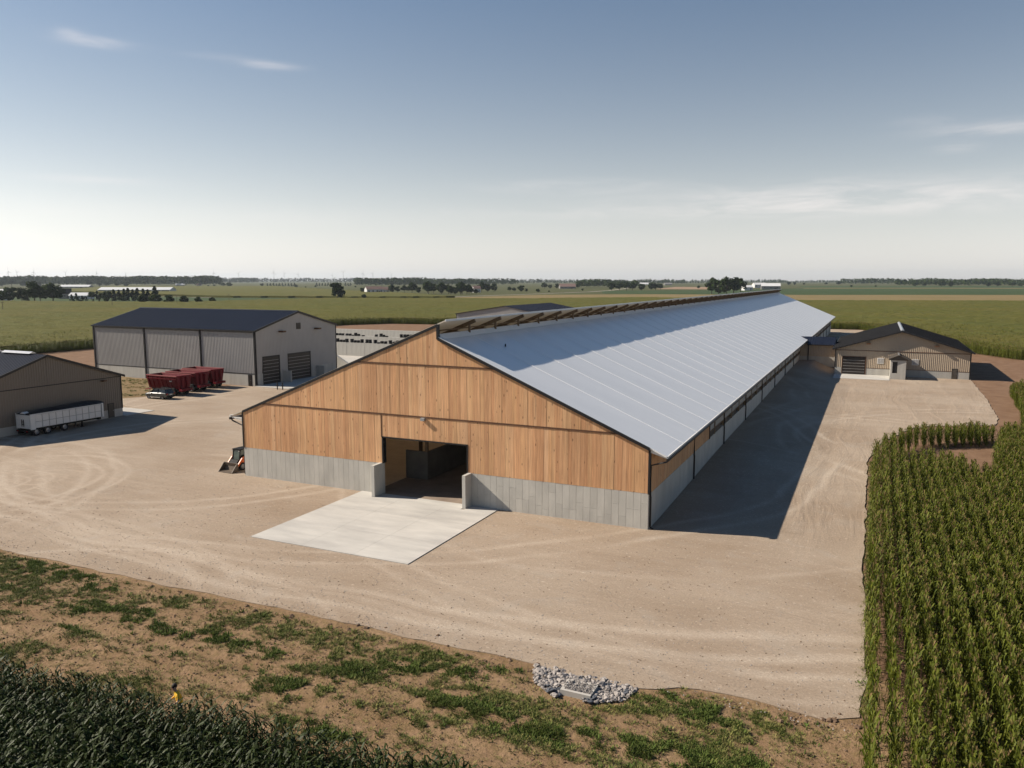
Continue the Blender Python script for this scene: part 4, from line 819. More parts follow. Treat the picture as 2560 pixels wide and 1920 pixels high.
# ---- milk house with porch, and its link to the barn
def milk_house():
    X0, X1, Y0, Y1, E, RZ, C = -6.65, 15.35, 158.35, 191.0, 4.75, 8.15, 1.29; Xm = (X0 + X1) / 2; SZ = 4.5
    t = thing('milk_house', 'tan steel milk house with black roof, small porch and overhead door', 'building', (Xm, Y0, 0))
    B = lambda n, mb, m, p=None: mb.build(n, M[m], p or t, world=True)
    c = MB()
    for a, d in ((X0, -5.4), (-1.5, 12.55), (13.45, X1)): c.box(a, d, Y0 - .02, Y0 + .25, -.1, C)
    c.box(X0, X0 + .25, Y0 + .25, Y1, -.1, C); c.box(X1 - .25, X1, Y0 + .25, Y1, -.1, C); B('concrete_base', c, 'conc2')
    foot = lambda q: 3.3 if -5.4 <= X0 + q <= -1.5 else C
    B('lower_wall', MB().rib_wall((X0, Y0), (X1, Y0), foot, const(SZ), .3), 'tansteel')
    B('gable_wall', MB().rib_wall((X0, Y0 - .01), (X1, Y0 - .01), SZ + .02, gtop(X1 - X0, E, RZ), .3), 'tansteel')
    B('seam_trim', MB().box(X0, X1, Y0 - .07, Y0 - .0, SZ - .05, SZ + .06), 'browntrim')
    B('base_flashing', MB().box(-1.4, X1, Y0 - .05, Y0 - .021, C - .01, C + .06), 'browntrim')
    B('side_wall', MB().rib_wall((X0, Y0), (X0, Y1), C, const(E), .3, .03, (-1, 0)), 'tansteel'); B('side_wall', MB().rib_wall((X1, Y0), (X1, Y1), C, const(E), .3, .03, (1, 0)), 'tansteel')
    B('rear_wall', MB().prism([(X0, 0), (X1, 0), (X1, E), (Xm, RZ), (X0, E)], 'y', Y1 - .1, Y1), 'tansteel')
    o = .5
    for s in (1, -1):
        xe = X0 - o if s > 0 else X1 + o; ze = E - o * (RZ - E) / (Xm - X0)
        B('roof', rib_roof((xe, Y0 - .75, ze + .15), (xe, Y1 + .4, ze + .15), (Xm, Y0 - .75, RZ + .15), (Xm, Y1 + .4, RZ + .15), .5), 'char')
        B('rake_trim', MB().prism([(xe, ze - .06), (Xm, RZ - .06), (Xm, RZ + .2), (xe, ze + .2)], 'y', Y0 - .85, Y0 - .72), 'trim')
        B('gutter', MB().box(xe - .08, xe + .08, Y0 - .75, Y1 + .4, ze - .02, ze + .14), 'trim')
    B('ridge_vent', MB().prism([(Xm - .3, RZ + .16), (Xm, RZ + .4), (Xm + .3, RZ + .16)], 'y', Y0 + .2, Y1 - 2), 'galv')
    for x in (X0, X1): B('corner_trim', MB().box(x - .08, x + .08, Y0 - .09, Y0 + .05, 0 if x > 0 else C, E), 'trim')
    sect_door(t, 'overhead_door', -5.4, -1.5, Y0 - .04, Y0 + .08, 0, 3.3, 6, '-y')
    B('door_frame', MB().box(-5.5, -5.4, Y0 - .07, Y0 + .05, 0, 3.4).box(-1.5, -1.35, Y0 - .07, Y0 + .05, 0, 3.4).box(-5.4, -1.5, Y0 - .07, Y0 + .05, 3.3, 3.4), 'browntrim')
    for x in (.48, 6.16):
        w = B('window', MB().box(x, x + 1.08, Y0 - .09, Y0 + .02, 2.2, 3.25), 'whitepaint')
        for k in range(2): MB().box(x + .07 + k * .5, x + .51 + k * .5, Y0 - .1, Y0 - .085, 2.28, 3.17).build('pane', M['doorstrip'], w, world=True)
    wall_light(t, -1.1, Y0, 5.85, '-y', 1.1); wall_light(t, 9.97, Y0, 5.75, '-y', 1.1)
    man_door(t, 12.55, 13.45, Y0 - .06, Y0 + .05, 1.85, '-y')
    # porch
    py0 = 153.4
    p = MB(); p.box(2.65, 5.1, py0, py0 + .2, -.1, 1.1); p.box(2.65, 2.95, py0, py0 + .2, 1.1, 3.4); p.box(3.75, 5.1, py0, py0 + .2, 1.1, 3.4); p.box(2.95, 3.75, py0, py0 + .2, 3.1, 3.4)
    p.box(2.65, 2.85, py0 + .2, Y0 - .05, -.1, 3.4); p.box(4.9, 5.1, py0 + .2, Y0 - .05, -.1, 3.4); po = B('porch', p, 'conc2')
    MB().box(2.95, 3.75, py0 + .12, py0 + .16, 1.1, 3.1).build('opening', M['trim'], po, world=True)
    MB().prism([(2.4, 3.4), (5.35, 3.4), (5.35, 3.55), (3.88, 4.2), (2.4, 3.55)], 'y', py0 - .1, Y0 - .06).build('porch_gable', M['mandoor'], po, world=True)
    r = MB(); r.prism([(2.25, 3.5), (3.88, 4.23), (3.88, 4.33), (2.25, 3.6)], 'y', py0 - .35, Y0 - .06); r.prism([(5.5, 3.5), (3.88, 4.23), (3.88, 4.33), (5.5, 3.6)], 'y', py0 - .35, Y0 - .06)
    r.build('porch_roof', M['mandoor'], po, world=True); MB().box(3.76, 4.0, py0 - .2, Y0 - .3, 4.32, 4.4).build('ridge_vent', M['galv'], po, world=True)
    s = thing('door_slab', 'narrow pale slab along the front of the tan milk house', 'concrete slab', (-2, 154.6, 0)); MB().box(-6.6, 2.6, 151.2, Y0 - .06, -.1, .06).build('slab', M['pad'], s, world=True)
    # link
    l = thing('link_building', 'low tan passage with black roof linking the barn to the milk house', 'building', (-10.2, 168, 1.4))
    B2 = lambda n, mb, m: mb.build(n, M[m], l, world=True)
    B2('concrete_base', MB().box(XR + .1, X0 - .03, 168, 168.25, .2, 2.25), 'conc2')
    B2('wall', MB().rib_wall((XR + .1, 168), (X0 - .03, 168), 2.25, const(4.7), .3), 'tansteel'); B2('rear_wall', MB().box(XR + .1, X0 - .03, 174.4, 174.6, .2, 4.7), 'tansteel')
    for s_, ye, yr in ((1, 167.4, 171.2), (-1, 175.0, 171.2)):
        ym = ye + (yr - ye) * .56
        q = [(-7.2, ye, 4.65), (-12.35, ye, 4.65), (-12.35, ym, 5.38), (-14.3, yr, 5.97), (-7.2, yr, 5.97)]
        rb = MB(); rb._add(q + [(x, y, z - .1) for x, y, z in q], [tuple(range(5)), tuple(range(9, 4, -1))] + [(i, (i + 1) % 5, 5 + (i + 1) % 5, 5 + i) for i in range(5)])
        for k in range(11):
            xr = -7.4 - k * .45; rb.bar((xr, ye, 4.67), (xr, yr, 5.99), .06, .06)
        B2('roof', rb, 'navy')
    B2('gutter', MB().box(-12.3, X0 - .6, 167.25, 167.4, 4.5, 4.66), 'trim'); B2('downspout', MB().box(-12.2, -12.05, 167.8, 167.95, 1.3, 4.6), 'trim')
milk_house()

# ---- shed behind the barn
def back_shed():
    Y0, Y1 = 235, 275; X0, X1, Xm = -129.5, -100.5, -111.3
    t = thing('rear_shed', 'grey steel shed with navy roof showing behind the timber barn', 'shed', (-115, Y0, 0))
    B = lambda n, mb, m: mb.build(n, M[m], t, world=True)
    f = lambda q: 6.05 + (8.8 - 6.05) * min(1, q / (Xm - X0)) if q < Xm - X0 else 8.8 - (8.8 - 6.9) * (q - (Xm - X0)) / (X1 - Xm)
    f.breaks = [Xm - X0]
    B('gable_wall', MB().rib_wall((X0, Y0), (X1, Y0), 0, f, .35), 'greysteel'); B('side_wall', MB().box(X0, X0 + .1, Y0 + .05, Y1, 0, 6.0).box(X1 - .1, X1, Y0 + .05, Y1, 0, 6.8), 'greysteel')
    B('roof', rib_roof((X0 - .3, Y0 - .3, 6.1), (X0 - .3, Y1, 6.1), (Xm, Y0 - .3, 8.95), (Xm, Y1, 8.95), .6), 'navy'); B('roof', rib_roof((X1 + 1.5, Y0 - .3, 6.75), (X1 + 1.5, Y1, 6.75), (Xm, Y0 - .3, 8.95), (Xm, Y1, 8.95), .6), 'navy')
    B('rake_trim', MB().prism([(X0 - .3, 5.9), (Xm, 8.75), (Xm, 9.0), (X0 - .3, 6.15)], 'y', Y0 - .42, Y0 - .3), 'trim'); B('corner_trim', MB().box(X0 - .06, X0 + .1, Y0 - .06, Y0, 0, 6.0), 'trim')
back_shed()

# ---- silage bunkers
def bunkers():
    sheet('bunker_floor', [(-160, 121.5), (-76, 121.5), (-76, 190), (-160, 190)], .03, M['slab'])
    spec = [(149.0, 3.1, -160, -80, 'nearest'), (167.0, 3.1, -165, -85, 'middle'), (189.5, 3.1, -170, -95, 'farthest')]
    for y, h, x0, x1, w in spec:
        t = thing('bunker_wall', 'long pale concrete silage bunker wall, the %s of three' % w, 'wall', ((x0 + x1) / 2, y, 0), group='silage bunker walls')
        n = int((x1 - x0) / 1.25); e = np.linspace(x0, x1, n + 1)
        MB().prism([(y + .03, -.1), (y + .9, -.1), (y + .75, h), (y + .03, h)], 'x', x0, x1).build('wall_core', M['conc2'], t, world=True)
        me = MB().box(.008, (x1 - x0) / n - .008, -.02, .05, -.1, h - .01).mesh('wall_panel', M['conc2'])
        for k in range(n): link_mesh('wall_panel', me, t, (e[k] - t.location.x, random.uniform(-.012, .012), 0))
    t = thing('bunker_wall', 'short bunker wall with sloping top beside the grey machine shed', 'wall', (-104, 127.5, 0), group='silage bunker walls')
    MB().prism([(-125, -.1), (-93.5, -.1), (-93.5, .25), (-98.6, 3.05), (-125, 3.05)], 'y', 127.3, 127.75).build('wall_core', M['conc'], t, world=True)
    tb = MB().lathe([(.22, -.1), (.24, -.13), (.36, -.13), (.43, -.07), (.43, .07), (.36, .13), (.24, .13), (.22, .1), (.22, -.1)], (0, 0, 0), 'z', 14).mesh('tyre', M['tyre'])
    first = None
    for y, rows, lab, grp in ((149.4, [(-126, -80.5)], 'old black tyre lying on top of the nearest bunker wall', 'tyres on the nearest bunker wall'), (167.4, [(-142, -119.5), (-115.6, -112.2), (-108, -92)], 'old black tyre lying on top of the middle bunker wall', 'tyres on the middle bunker wall')):
        for a, c in rows:
            x = a
            while x < c:
                o = bpy.data.objects.new('tyre', tb); COL.objects.link(o); tilt = random.choice([0, 0, 0, 0]); o.location = (x, y + random.uniform(-.06, .06), 3.1 + .135)
                o.rotation_euler = (0, 0, random.uniform(0, 6)); tag(o, lab, 'tyre', grp)
                if random.random() < .92:
                    q = o.copy(); COL.objects.link(q); q.location.z += .268; q.location.x += random.uniform(-.1, .1)
                    if random.random() < .55: q = q.copy(); COL.objects.link(q); q.location.z += .268
                x += random.choice([.88, .9, .9, .92, .95, 1.4])
bunkers()

# ================================================================== VEHICLES AND MACHINES
def wheel(par, x, y, z, r, w, axis='y', rimr=.55, name='wheel'):
    h = w / 2
    t = MB().lathe([(r * .58, -h), (r * .93, -h), (r, -h * .6), (r, h * .6), (r * .93, h), (r * .58, h)], (x, y, z), axis, 18)
    o = t.build(name, M['tyre'], par, smooth=False)
    MB().lathe([(0, -h * .5), (r * .2, -h * .75), (r * .5, -h * .55), (r * .58, -h * .95), (r * .6, -h * .95), (r * .6, h * .95), (r * .58, h * .95), (r * .5, h * .55), (r * .2, h * .75), (0, h * .5)], (x, y, z), axis, 14).build('rim', M['rim'], o)
    return o
# white tipping trailer (local: x along its length, rear at x=0, right side y=-1.2)
def trailer():
    L_, Wd = 9.0, 1.22
    t = thing('tipping_trailer', 'long white ribbed tipping trailer with black tarp parked along the taupe shed', 'trailer', (-86.25, 55.9, 0), R(90))
    def b(n, mb, m, p=None): return mb.build(n, M[m], p or t)
    z0, z1 = .88, 2.42
    body = b('body', MB().box(.06, L_, -Wd + .05, Wd - .05, z0, z1), 'lampgrey')
    npan = 10; e = np.linspace(.55, L_ - .15, npan + 1)
    for sgn in (-1, 1):
        for k in range(npan):
            for za, zb in ((z0 + .05, 1.58), (1.64, z1 - .04)):
                y = sgn * (Wd - .05)
                b('side_panel', MB().box(e[k] + .04, e[k + 1] - .04, min(y, y + sgn * .05), max(y, y + sgn * .05), za, zb), 'whitepaint')
    rt = MB()
    for sgn in (-1, 1): rt.box(-.02, L_ + .05, sgn * Wd - .06, sgn * Wd + .06, z1, z1 + .1); rt.box(-.05, .5, sgn * Wd - .1, sgn * Wd + .02, z0 - .1, z1 + .05); rt.box(L_ - .1, L_ + .12, sgn * Wd - .1, sgn * Wd + .04, z0, z1 + .15)
    b('top_rail', rt, 'whitepaint')
    # bulging tarp
    rings = []
    for k in range(9):
        x = -.02 + (L_ + .35) * k / 8; hgt = .10 + .36 * (k / 8) ** .8 if k < 8 else .3
        rings.append([(x, Wd * 1.03 * math.cos(a), z1 + .06 + max(0, math.sin(a)) * hgt - (.06 if a in (0, math.pi) else 0)) for a in [math.pi * i / 8 for i in range(9)]])
    tp = b('tarp', MB().loft(rings, cap=True), 'tarp')
    tg = b('tailgate', MB().box(-.04, .05, -Wd + .12, Wd - .12, z0, z1 - .02), 'whitepaint')
    for zz in (1.2, 1.75, 2.2): b('tailgate_rib', MB().box(-.09, -.04, -Wd + .15, Wd - .15, zz, zz + .08), 'whitepaint', tg)
    b('tailgate_ladder', MB().box(-.13, -.09, -.2, -.12, 1.1, 1.9).box(-.13, -.09, .12, .2, 1.1, 1.9).box(-.12, -.09, -.12, .12, 1.3, 1.36).box(-.12, -.09, -.12, .12, 1.6, 1.66), 'blackpaint', tg)
    b('rear_hood', MB().prism([(-.5, z1 + .1), (.5, z1 + .1), (0, z1 + .32)], 'x', -.06, .5), 'whitepaint', tp)
    fr = MB()
    for sgn in (-1, 1): fr.box(-.1, L_, sgn * .5 - .08, sgn * .5 + .08, .6, .86)
    fr.box(-.2, -.05, -1.1, 1.1, .5, .68); fr.box(L_ - .3, L_, -.9, .9, .55, .8); b('chassis', fr, 'blackpaint')
    for sgn in (-1, 1):
        b('tail_lamp', MB().box(-.24, -.2, sgn * .8 - .12, sgn * .8 + .12, .53, .65), 'lens'); b('landing_leg', MB().box(6.6, 6.75, sgn * .6 - .07, sgn * .6 + .07, .05, .6).box(6.5, 6.85, sgn * .6 - .14, sgn * .6 + .14, 0, .05), 'blackpaint'); b('mudguard', MB().box(.05, .1, sgn * .95 - .25, sgn * .95 + .25, .15, .75), 'blackpaint')
    for x in (.65, 2.0, 4.05):
        b('axle', MB().tube([(x, -1.1, .46), (x, 1.1, .46)], .07, 8), 'blackpaint')
        for sgn in (-1, 1): wheel(t, x, sgn * 1.0, .465, .465, .4, 'y')
trailer()
# red manure wagons
def wagon(loc, label):
    t = thing('manure_wagon', label, 'wagon', loc, 0, 'red wagons beside the machine shed')
    def b(n, mb, m, p=None): return mb.build(n, M[m], p or t)
    L_ = 6.2; w0, w1 = .95, 1.42; z0, z1 = 1.05, 2.95
    d = MB()
    def ring(x, tw=.0): return [(x, -w1 + tw, z1), (x, -w0 + tw, z0), (x, w0 - tw, z0), (x, w1 - tw, z1)]
    for sgn in (-1, 1):
        d._add([(-L_, sgn * w1, z1), (0, sgn * w1, z1), (0, sgn * w0, z0), (-L_, sgn * w0, z0), (-L_, sgn * (w1 - .08), z1), (0, sgn * (w1 - .08), z1), (0, sgn * (w0 - .08), z0 + .05), (-L_, sgn * (w0 - .08), z0 + .05)],
               [(0, 1, 2, 3), (4, 7, 6, 5), (0, 4, 5, 1), (3, 2, 6, 7)])
    d.box(-L_, 0, -w0, w0, z0 - .05, z0 + .03)
    body = b('body', d, 'red')
    b('rear_wall', MB().prism([(-w1, z1 + .12), (-w0, z0 - .1), (w0, z0 - .1), (w1, z1 + .12)], 'x', -.02, .12), 'red', None)
    b('front_wall', MB().prism([(-w1, z1 + .1), (-w0, z0), (w0, z0), (w1, z1 + .1)], 'x', -L_ - .1, -L_ + .02), 'red')
    for sgn in (-1, 1):
        for x in np.linspace(-L_ + .3, -.4, 7):
            b('side_rib', MB().bar((x, sgn * (w1 + .02), z1 - .1), (x, sgn * (w0 + .03), z0 + .02), .12, .1, (1, 0, 0)), 'red')
        b('rim_rail', MB().box(-L_, .1, sgn * w1 - .09, sgn * w1 + .06, z1, z1 + .13), 'redlit')
        b('lower_rail', MB().bar((-L_, sgn * (w1 - .1) + sgn * .1, z1 - .38), (0, sgn * (w1 - .1) + sgn * .1, z1 - .38), .12, .12), 'red')
    b('sticker', MB().box(-1.5, -1.1, -w1 - .0 + .08, -w1 + .1 + .06, 2.15, 2.33), 'whitepaint')
    rr = MB()
    for sgn in (-1, 1): rr.tube([(.25, sgn * .45, 1.15), (.25, sgn * .45, 2.8)], .22, 8)
    b('beater', rr, 'red'); b('spinner_hood', MB().box(.1, .7, -w0 - .1, w0 + .1, .75, 1.1), 'red')
    b('chassis', MB().box(-L_ - .2, .3, -.45, .45, .72, 1.0), 'blackpaint')
    b('drawbar', MB().bar((-L_ - .1, .4, .8), (-L_ - 2.0, 0, .5), .14, .14).bar((-L_ - .1, -.4, .8), (-L_ - 2.0, 0, .5), .14, .14), 'red')
    b('jack', MB().box(-L_ - 1.4, -L_ - 1.3, .15, .25, 0, .75), 'galv')
    for sgn in (-1, 1):
        b('tail_lamp', MB().box(.12, .15, sgn * .9 - .1, sgn * .9 + .1, 1.3, 1.4), 'lens')
        for x in (-2.4, -.95): wheel(t, x, sgn * 1.12, .62, .62, .5, 'y')
    return t
wagon((-95.0, 86.6, 0), 'red high-sided manure wagon parked nearest the grey car')
wagon((-95.9, 91.0, 0), 'red high-sided manure wagon between the two others')
wagon((-96.9, 95.2, 0), 'red high-sided manure wagon closest to the grey shed wall')
# estate car / SUV, facing -x
def car():
    t = thing('parked_car', 'dark grey SUV parked in front of the red wagons', 'car', (-95.8, 82.8, 0), R(182)); t.scale = (.94, .94, .94)
    def b(n, mb, m, p=None, sm=False): return mb.build(n, M[m], p or t, smooth=sm)
    hw = .92
    def ring(x, zb, zt, w, r=.1): return [(x, -w + r, zb), (x, w - r, zb), (x, w, zb + r), (x, w, zt - r), (x, w - r, zt), (x, -w + r, zt), (x, -w, zt - r), (x, -w, zb + r)]
    body = b('body', MB().loft([ring(-2.28, .42, .95, hw - .14), ring(-2.18, .28, 1.02, hw - .03), ring(-1.2, .26, 1.06, hw), ring(.6, .26, 1.02, hw), ring(1.1, .26, .99, hw), ring(1.9, .28, .88, hw - .04), ring(2.25, .32, .78, hw - .12), ring(2.32, .4, .68, hw - .2)]), 'carpaint', sm=False)
    def cr(x, z, w): return [(x, -w, z), (x, w, z)]
    cab = MB(); pts = [(-2.12, 1.0, .84), (-1.85, 1.56, .66), (-.2, 1.66, .67), (.45, 1.58, .66), (1.25, 1.0, .82)]
    vs = []
    for x, z, w in pts: vs += [(x, -w, z), (x, w, z)]
    vs += [(-2.12, -.84, .98), (-2.12, .84, .98)]
    base = [(p[0], s * .85, 1.0) for p in pts for s in (-1, 1)]
    cab._add(vs[:10], [(2 * i, 2 * i + 2, 2 * i + 3, 2 * i + 1) for i in range(4)] + [(0, 2, 4, 6, 8)[::-1], (1, 3, 5, 7, 9)])
    b('windows', cab, 'carglass'); b('roof', MB().prism([(-1.9, 1.56), (-.2, 1.665), (.45, 1.585), (.45, 1.62), (-.2, 1.71), (-1.95, 1.6)], 'y', -.67, .67), 'carpaint')
    for s in (-1, 1):
        b('roof_rail', MB().bar((-1.7, s * .6, 1.72), (.2, s * .6, 1.76), .05, .06), 'blackpaint'); b('pillar', MB().bar((.45, s * .675, 1.58), (1.25, s * .83, 1.0), .07, .07).bar((-.45, s * .69, 1.62), (-.5, s * .86, 1.0), .08, .08).bar((-1.85, s * .68, 1.55), (-2.1, s * .86, 1.0), .14, .14), 'carpaint')
        b('mirror', MB().box(.85, 1.05, s * 1.0 - .09, s * 1.0 + .09, 1.0, 1.14), 'silver'); b('headlamp', MB().box(2.1, 2.27, s * .62 - .16, s * .62 + .16, .66, .8), 'silver'); b('tail_lamp', MB().box(-2.32, -2.18, s * .72 - .12, s * .72 + .12, .78, .98), 'lens')
        b('sill', MB().box(-1.0, 1.1, s * .93 - .03, s * .93 + .03, .26, .38), 'silver'); b('door_handle', MB().box(-.15, .05, s * .925 - .02, s * .925 + .02, .86, .9), 'silver')
        for x in (-1.42, 1.42): wheel(t, x, s * .82, .36, .36, .24, 'y')
    b('bumper', MB().box(-2.36, -2.2, -.78, .78, .36, .6), 'blackpaint'); b('number_plate', MB().box(-2.33, -2.28, -.25, .25, .7, .82), 'whitepaint')
car()
# skid steer loader, bucket towards -y
def skid():
    t = thing('skid_steer_loader', 'small orange and black skid steer loader behind the timber barn corner', 'loader', (-53.0, 54.35, 0), R(-93)); t.scale = (.93, .93, .93)
    def b(n, mb, m, p=None): return mb.build(n, M[m], p or t)
    b('chassis', MB().prism([(-1.3, .35), (.8, .35), (.95, .75), (.7, 1.05), (-1.2, 1.15)], 'y', -.5, .5), 'blackpaint')
    for s in (-1, 1):
        b('side_panel', MB().prism([(-1.35, .7), (.55, .62), (.35, 1.25), (-1.1, 1.45)], 'y', s * .62 - .09, s * .62 + .09), 'orange'); b('lift_arm', MB().bar((-1.15, s * .72, 1.5), (.3, s * .72, 1.22), .1, .2).bar((.3, s * .72, 1.22), (1.05, s * .72, .45), .1, .2), 'orange')
        b('ram', MB().tube([(-.6, s * .72, 1.0), (.25, s * .72, 1.1)], .05, 8), 'bucketsteel'); b('headlamp', MB().box(.5, .56, s * .45 - .06, s * .45 + .06, 1.87, 1.94), 'doorstrip')
        for x in (-.8, .38): wheel(t, x, s * .66, .4, .4, .28, 'y')
    c = b('cab', MB().bar((.5, -.45, 1.0), (.35, -.45, 2.0), .09, .09).bar((.5, .45, 1.0), (.35, .45, 2.0), .09, .09).bar((-.75, -.45, 1.1), (-.7, -.45, 2.0), .09, .09).bar((-.75, .45, 1.1), (-.7, .45, 2.0), .09, .09).box(-.8, .48, -.52, .52, 1.98, 2.08).box(-.8, .45, -.5, -.46, 1.1, 1.45).box(-.8, .45, .46, .5, 1.1, 1.45), 'blackpaint')
    b('windscreen', MB()._add([(.5, -.42, 1.05), (.5, .42, 1.05), (.36, .42, 1.98), (.36, -.42, 1.98), (.48, -.42, 1.05), (.48, .42, 1.05), (.34, .42, 1.98), (.34, -.42, 1.98)], [(0, 1, 2, 3), (7, 6, 5, 4), (0, 4, 5, 1), (2, 6, 7, 3)]), 'cabglass', c); b('side_window', MB().box(-.7, .4, -.47, -.45, 1.45, 1.95).box(-.7, .4, .45, .47, 1.45, 1.95), 'cabglass', c)
    b('seat', MB().box(-.5, -.05, -.25, .25, 1.0, 1.15).box(-.55, -.42, -.25, .25, 1.15, 1.7), 'blackpaint', c)
    bk = MB(); pr = [(1.15, .85), (1.08, .5), (1.2, .08), (2.0, .02), (2.0, .05), (1.24, .12), (1.13, .5), (1.2, .83)]; bk.prism(pr, 'y', -.9, .9)
    for s in (-1, 1): bk.prism([(1.15, .85), (1.08, .5), (1.2, .08), (2.0, .02), (1.35, .75)], 'y', s * .9 - .03, s * .9 + .03)
    b('bucket', bk, 'bucketsteel'); b('coupler', MB().box(.95, 1.12, -.6, .6, .3, .75), 'blackpaint')
skid()
# small things by the machine shed slab
def drum():
    t = thing('blue_drum', 'small blue plastic drum on the slab of the grey machine shed', 'drum', (-89.2, 119.0, .06))
    MB().lathe([(0, 0), (.28, 0), (.3, .04), (.3, .28), (.315, .3), (.3, .32), (.3, .6), (.315, .62), (.3, .64), (.3, .86), (.28, .9), (0, .9)], (0, 0, 0), n=14).build('shell', M['blueplastic'], t); MB().lathe([(0, .9), (.05, .9), (.05, .93), (0, .93)], (.15, 0, 0), n=8).build('bung', M['trim'], t)
    for i, x in enumerate((-86.6, -85.7)):
        t = thing('bollard', ('black steel bollard at the slab edge, the left one', 'black steel bollard at the slab edge, the right one')[i], 'bollard', (x, 97.6 + .2 * i, 0), group='bollards at the slab edge')
        MB().tube([(0, 0, 0), (0, 0, 1.1)], .09, 8).build('post', M['trim'], t); MB().box(-.35, .35, -.03, .03, .55, .63).build('crossbar', M['trim'], t); MB().lathe([(.1, 1.1), (.06, 1.16), (0, 1.18)], (0, 0, 0), n=8).build('cap', M['trim'], t)
drum()
# ---- riprap and drain inlet
def riprap():
    t = thing('riprap_bed', 'patch of loose pale cobbles around the concrete drain inlet', 'cobbles', (-10.9, 30.2, -.12))
    poly = [(-13.3, 31.2), (-12.4, 31.35), (-11.4, 31.1), (-10.3, 31.3), (-8.45, 31.2), (-8.75, 30.0), (-9.9, 29.3), (-10.3, 29.25), (-10.4, 29.5), (-11.2, 29.5), (-11.45, 29.1), (-12.0, 29.35), (-12.8, 29.95)]
    me = []
    for k in range(8):
        m = MB(); n1, n2 = 5, 7; vs = [(0, 0, -1)]; rr = np.random.default_rng(k)
        for i in range(1, n1):
            for j in range(n2):
                a = math.pi * i / n1; q = 2 * math.pi * (j + .3 * i) / n2; r = 1 + .6 * (rr.random() - .5); vs.append((r * math.sin(a) * math.cos(q) * (1.15), r * math.sin(a) * math.sin(q) * .9, -r * math.cos(a) * .72))
        vs.append((0, 0, .72)); fs = [(0, 1 + (j + 1) % n2, 1 + j) for j in range(n2)]
        for i in range(n1 - 2):
            for j in range(n2): fs.append((1 + i * n2 + j, 1 + i * n2 + (j + 1) % n2, 1 + (i + 1) * n2 + (j + 1) % n2, 1 + (i + 1) * n2 + j))
        o = 1 + (n1 - 2) * n2; fs += [(o + j, o + (j + 1) % n2, len(vs) - 1) for j in range(n2)]
        m._add(vs, fs); me.append(m.mesh('stone', M['darkstone'] if k == 7 else M['stone']))
    pts = []; tries = 0
    while len(pts) < 292 and tries < 60000:
        tries += 1; x = random.uniform(-13.3, -8.4); y = random.uniform(29.1, 31.4); r = random.choice([random.uniform(.06, .11), random.uniform(.09, .15), random.uniform(.1, .19)])
        if not inpoly([x], [y], poly)[0]: continue
        if -11.42 < x < -9.98 and 29.42 < y < 30.72: continue
        if all((x - a) ** 2 + (y - c) ** 2 > (.68 * (r + d)) ** 2 for a, c, d in pts): pts.append((x, y, r))
    for x, y, r in pts:
        dark = random.random() < .05 or (y < 29.75 and random.random() < .35)
        o = link_mesh('stone', me[7] if dark else random.choice(me[:7]), t, (x + 10.9, y - 30.2, r * .5 + random.uniform(0, .06)))
        o.rotation_euler = (random.uniform(-.4, .4), random.uniform(-.4, .4), random.uniform(0, 6.3)); o.scale = (r, r, r * .8)
    b = thing('drain_inlet', 'square concrete drain inlet box filled with fine gravel among the cobbles', 'drain', (-10.7, 30.05, -.14))
    bx = MB(); X0, X1, Y0, Y1, zt = -11.38, -10.02, 29.46, 30.5, .12
    bx.box(X0, X1, Y0, Y0 + .14, -.14, zt); bx.box(X0, X1, Y1 - .14, Y1, -.14, zt); bx.box(X0, X0 + .14, Y0 + .14, Y1 - .14, -.14, zt); bx.box(X1 - .14, X1, Y0 + .14, Y1 - .14, -.14, zt)
    bx.build('box', M['slab'], b, world=True); MB().box(X0 + .14, X1 - .14, Y0 + .14, Y1 - .14, -.14, zt - .05).build('gravel_fill', M['finegravel'], b, world=True)
    pb = MB()
    for k in range(420):
        x = random.uniform(X0 + .03, X1 - .03); y = random.uniform(Y0 + .16, Y1 + .3); z = (zt - .03 + random.uniform(0, .05)) if y < Y1 else zt - .02 - (y - Y1) * .5; r = random.uniform(.025, .06); q = random.uniform(0, 6.28)
        pb._add([(x + r * math.cos(q), y + r * math.sin(q), z), (x - r * .8 * math.sin(q), y + r * .8 * math.cos(q), z), (x - r * math.cos(q), y - r * math.sin(q), z), (x + r * .8 * math.sin(q), y - r * .8 * math.cos(q), z), (x, y, z + r * .8), (x, y, z - r * .8)], [(0, 1, 4), (1, 2, 4), (2, 3, 4), (3, 0, 4), (1, 0, 5), (2, 1, 5), (3, 2, 5), (0, 3, 5)])
    tag(pb.build('pebbles', M['stone'], b, world=True), kind='stuff')
riprap()
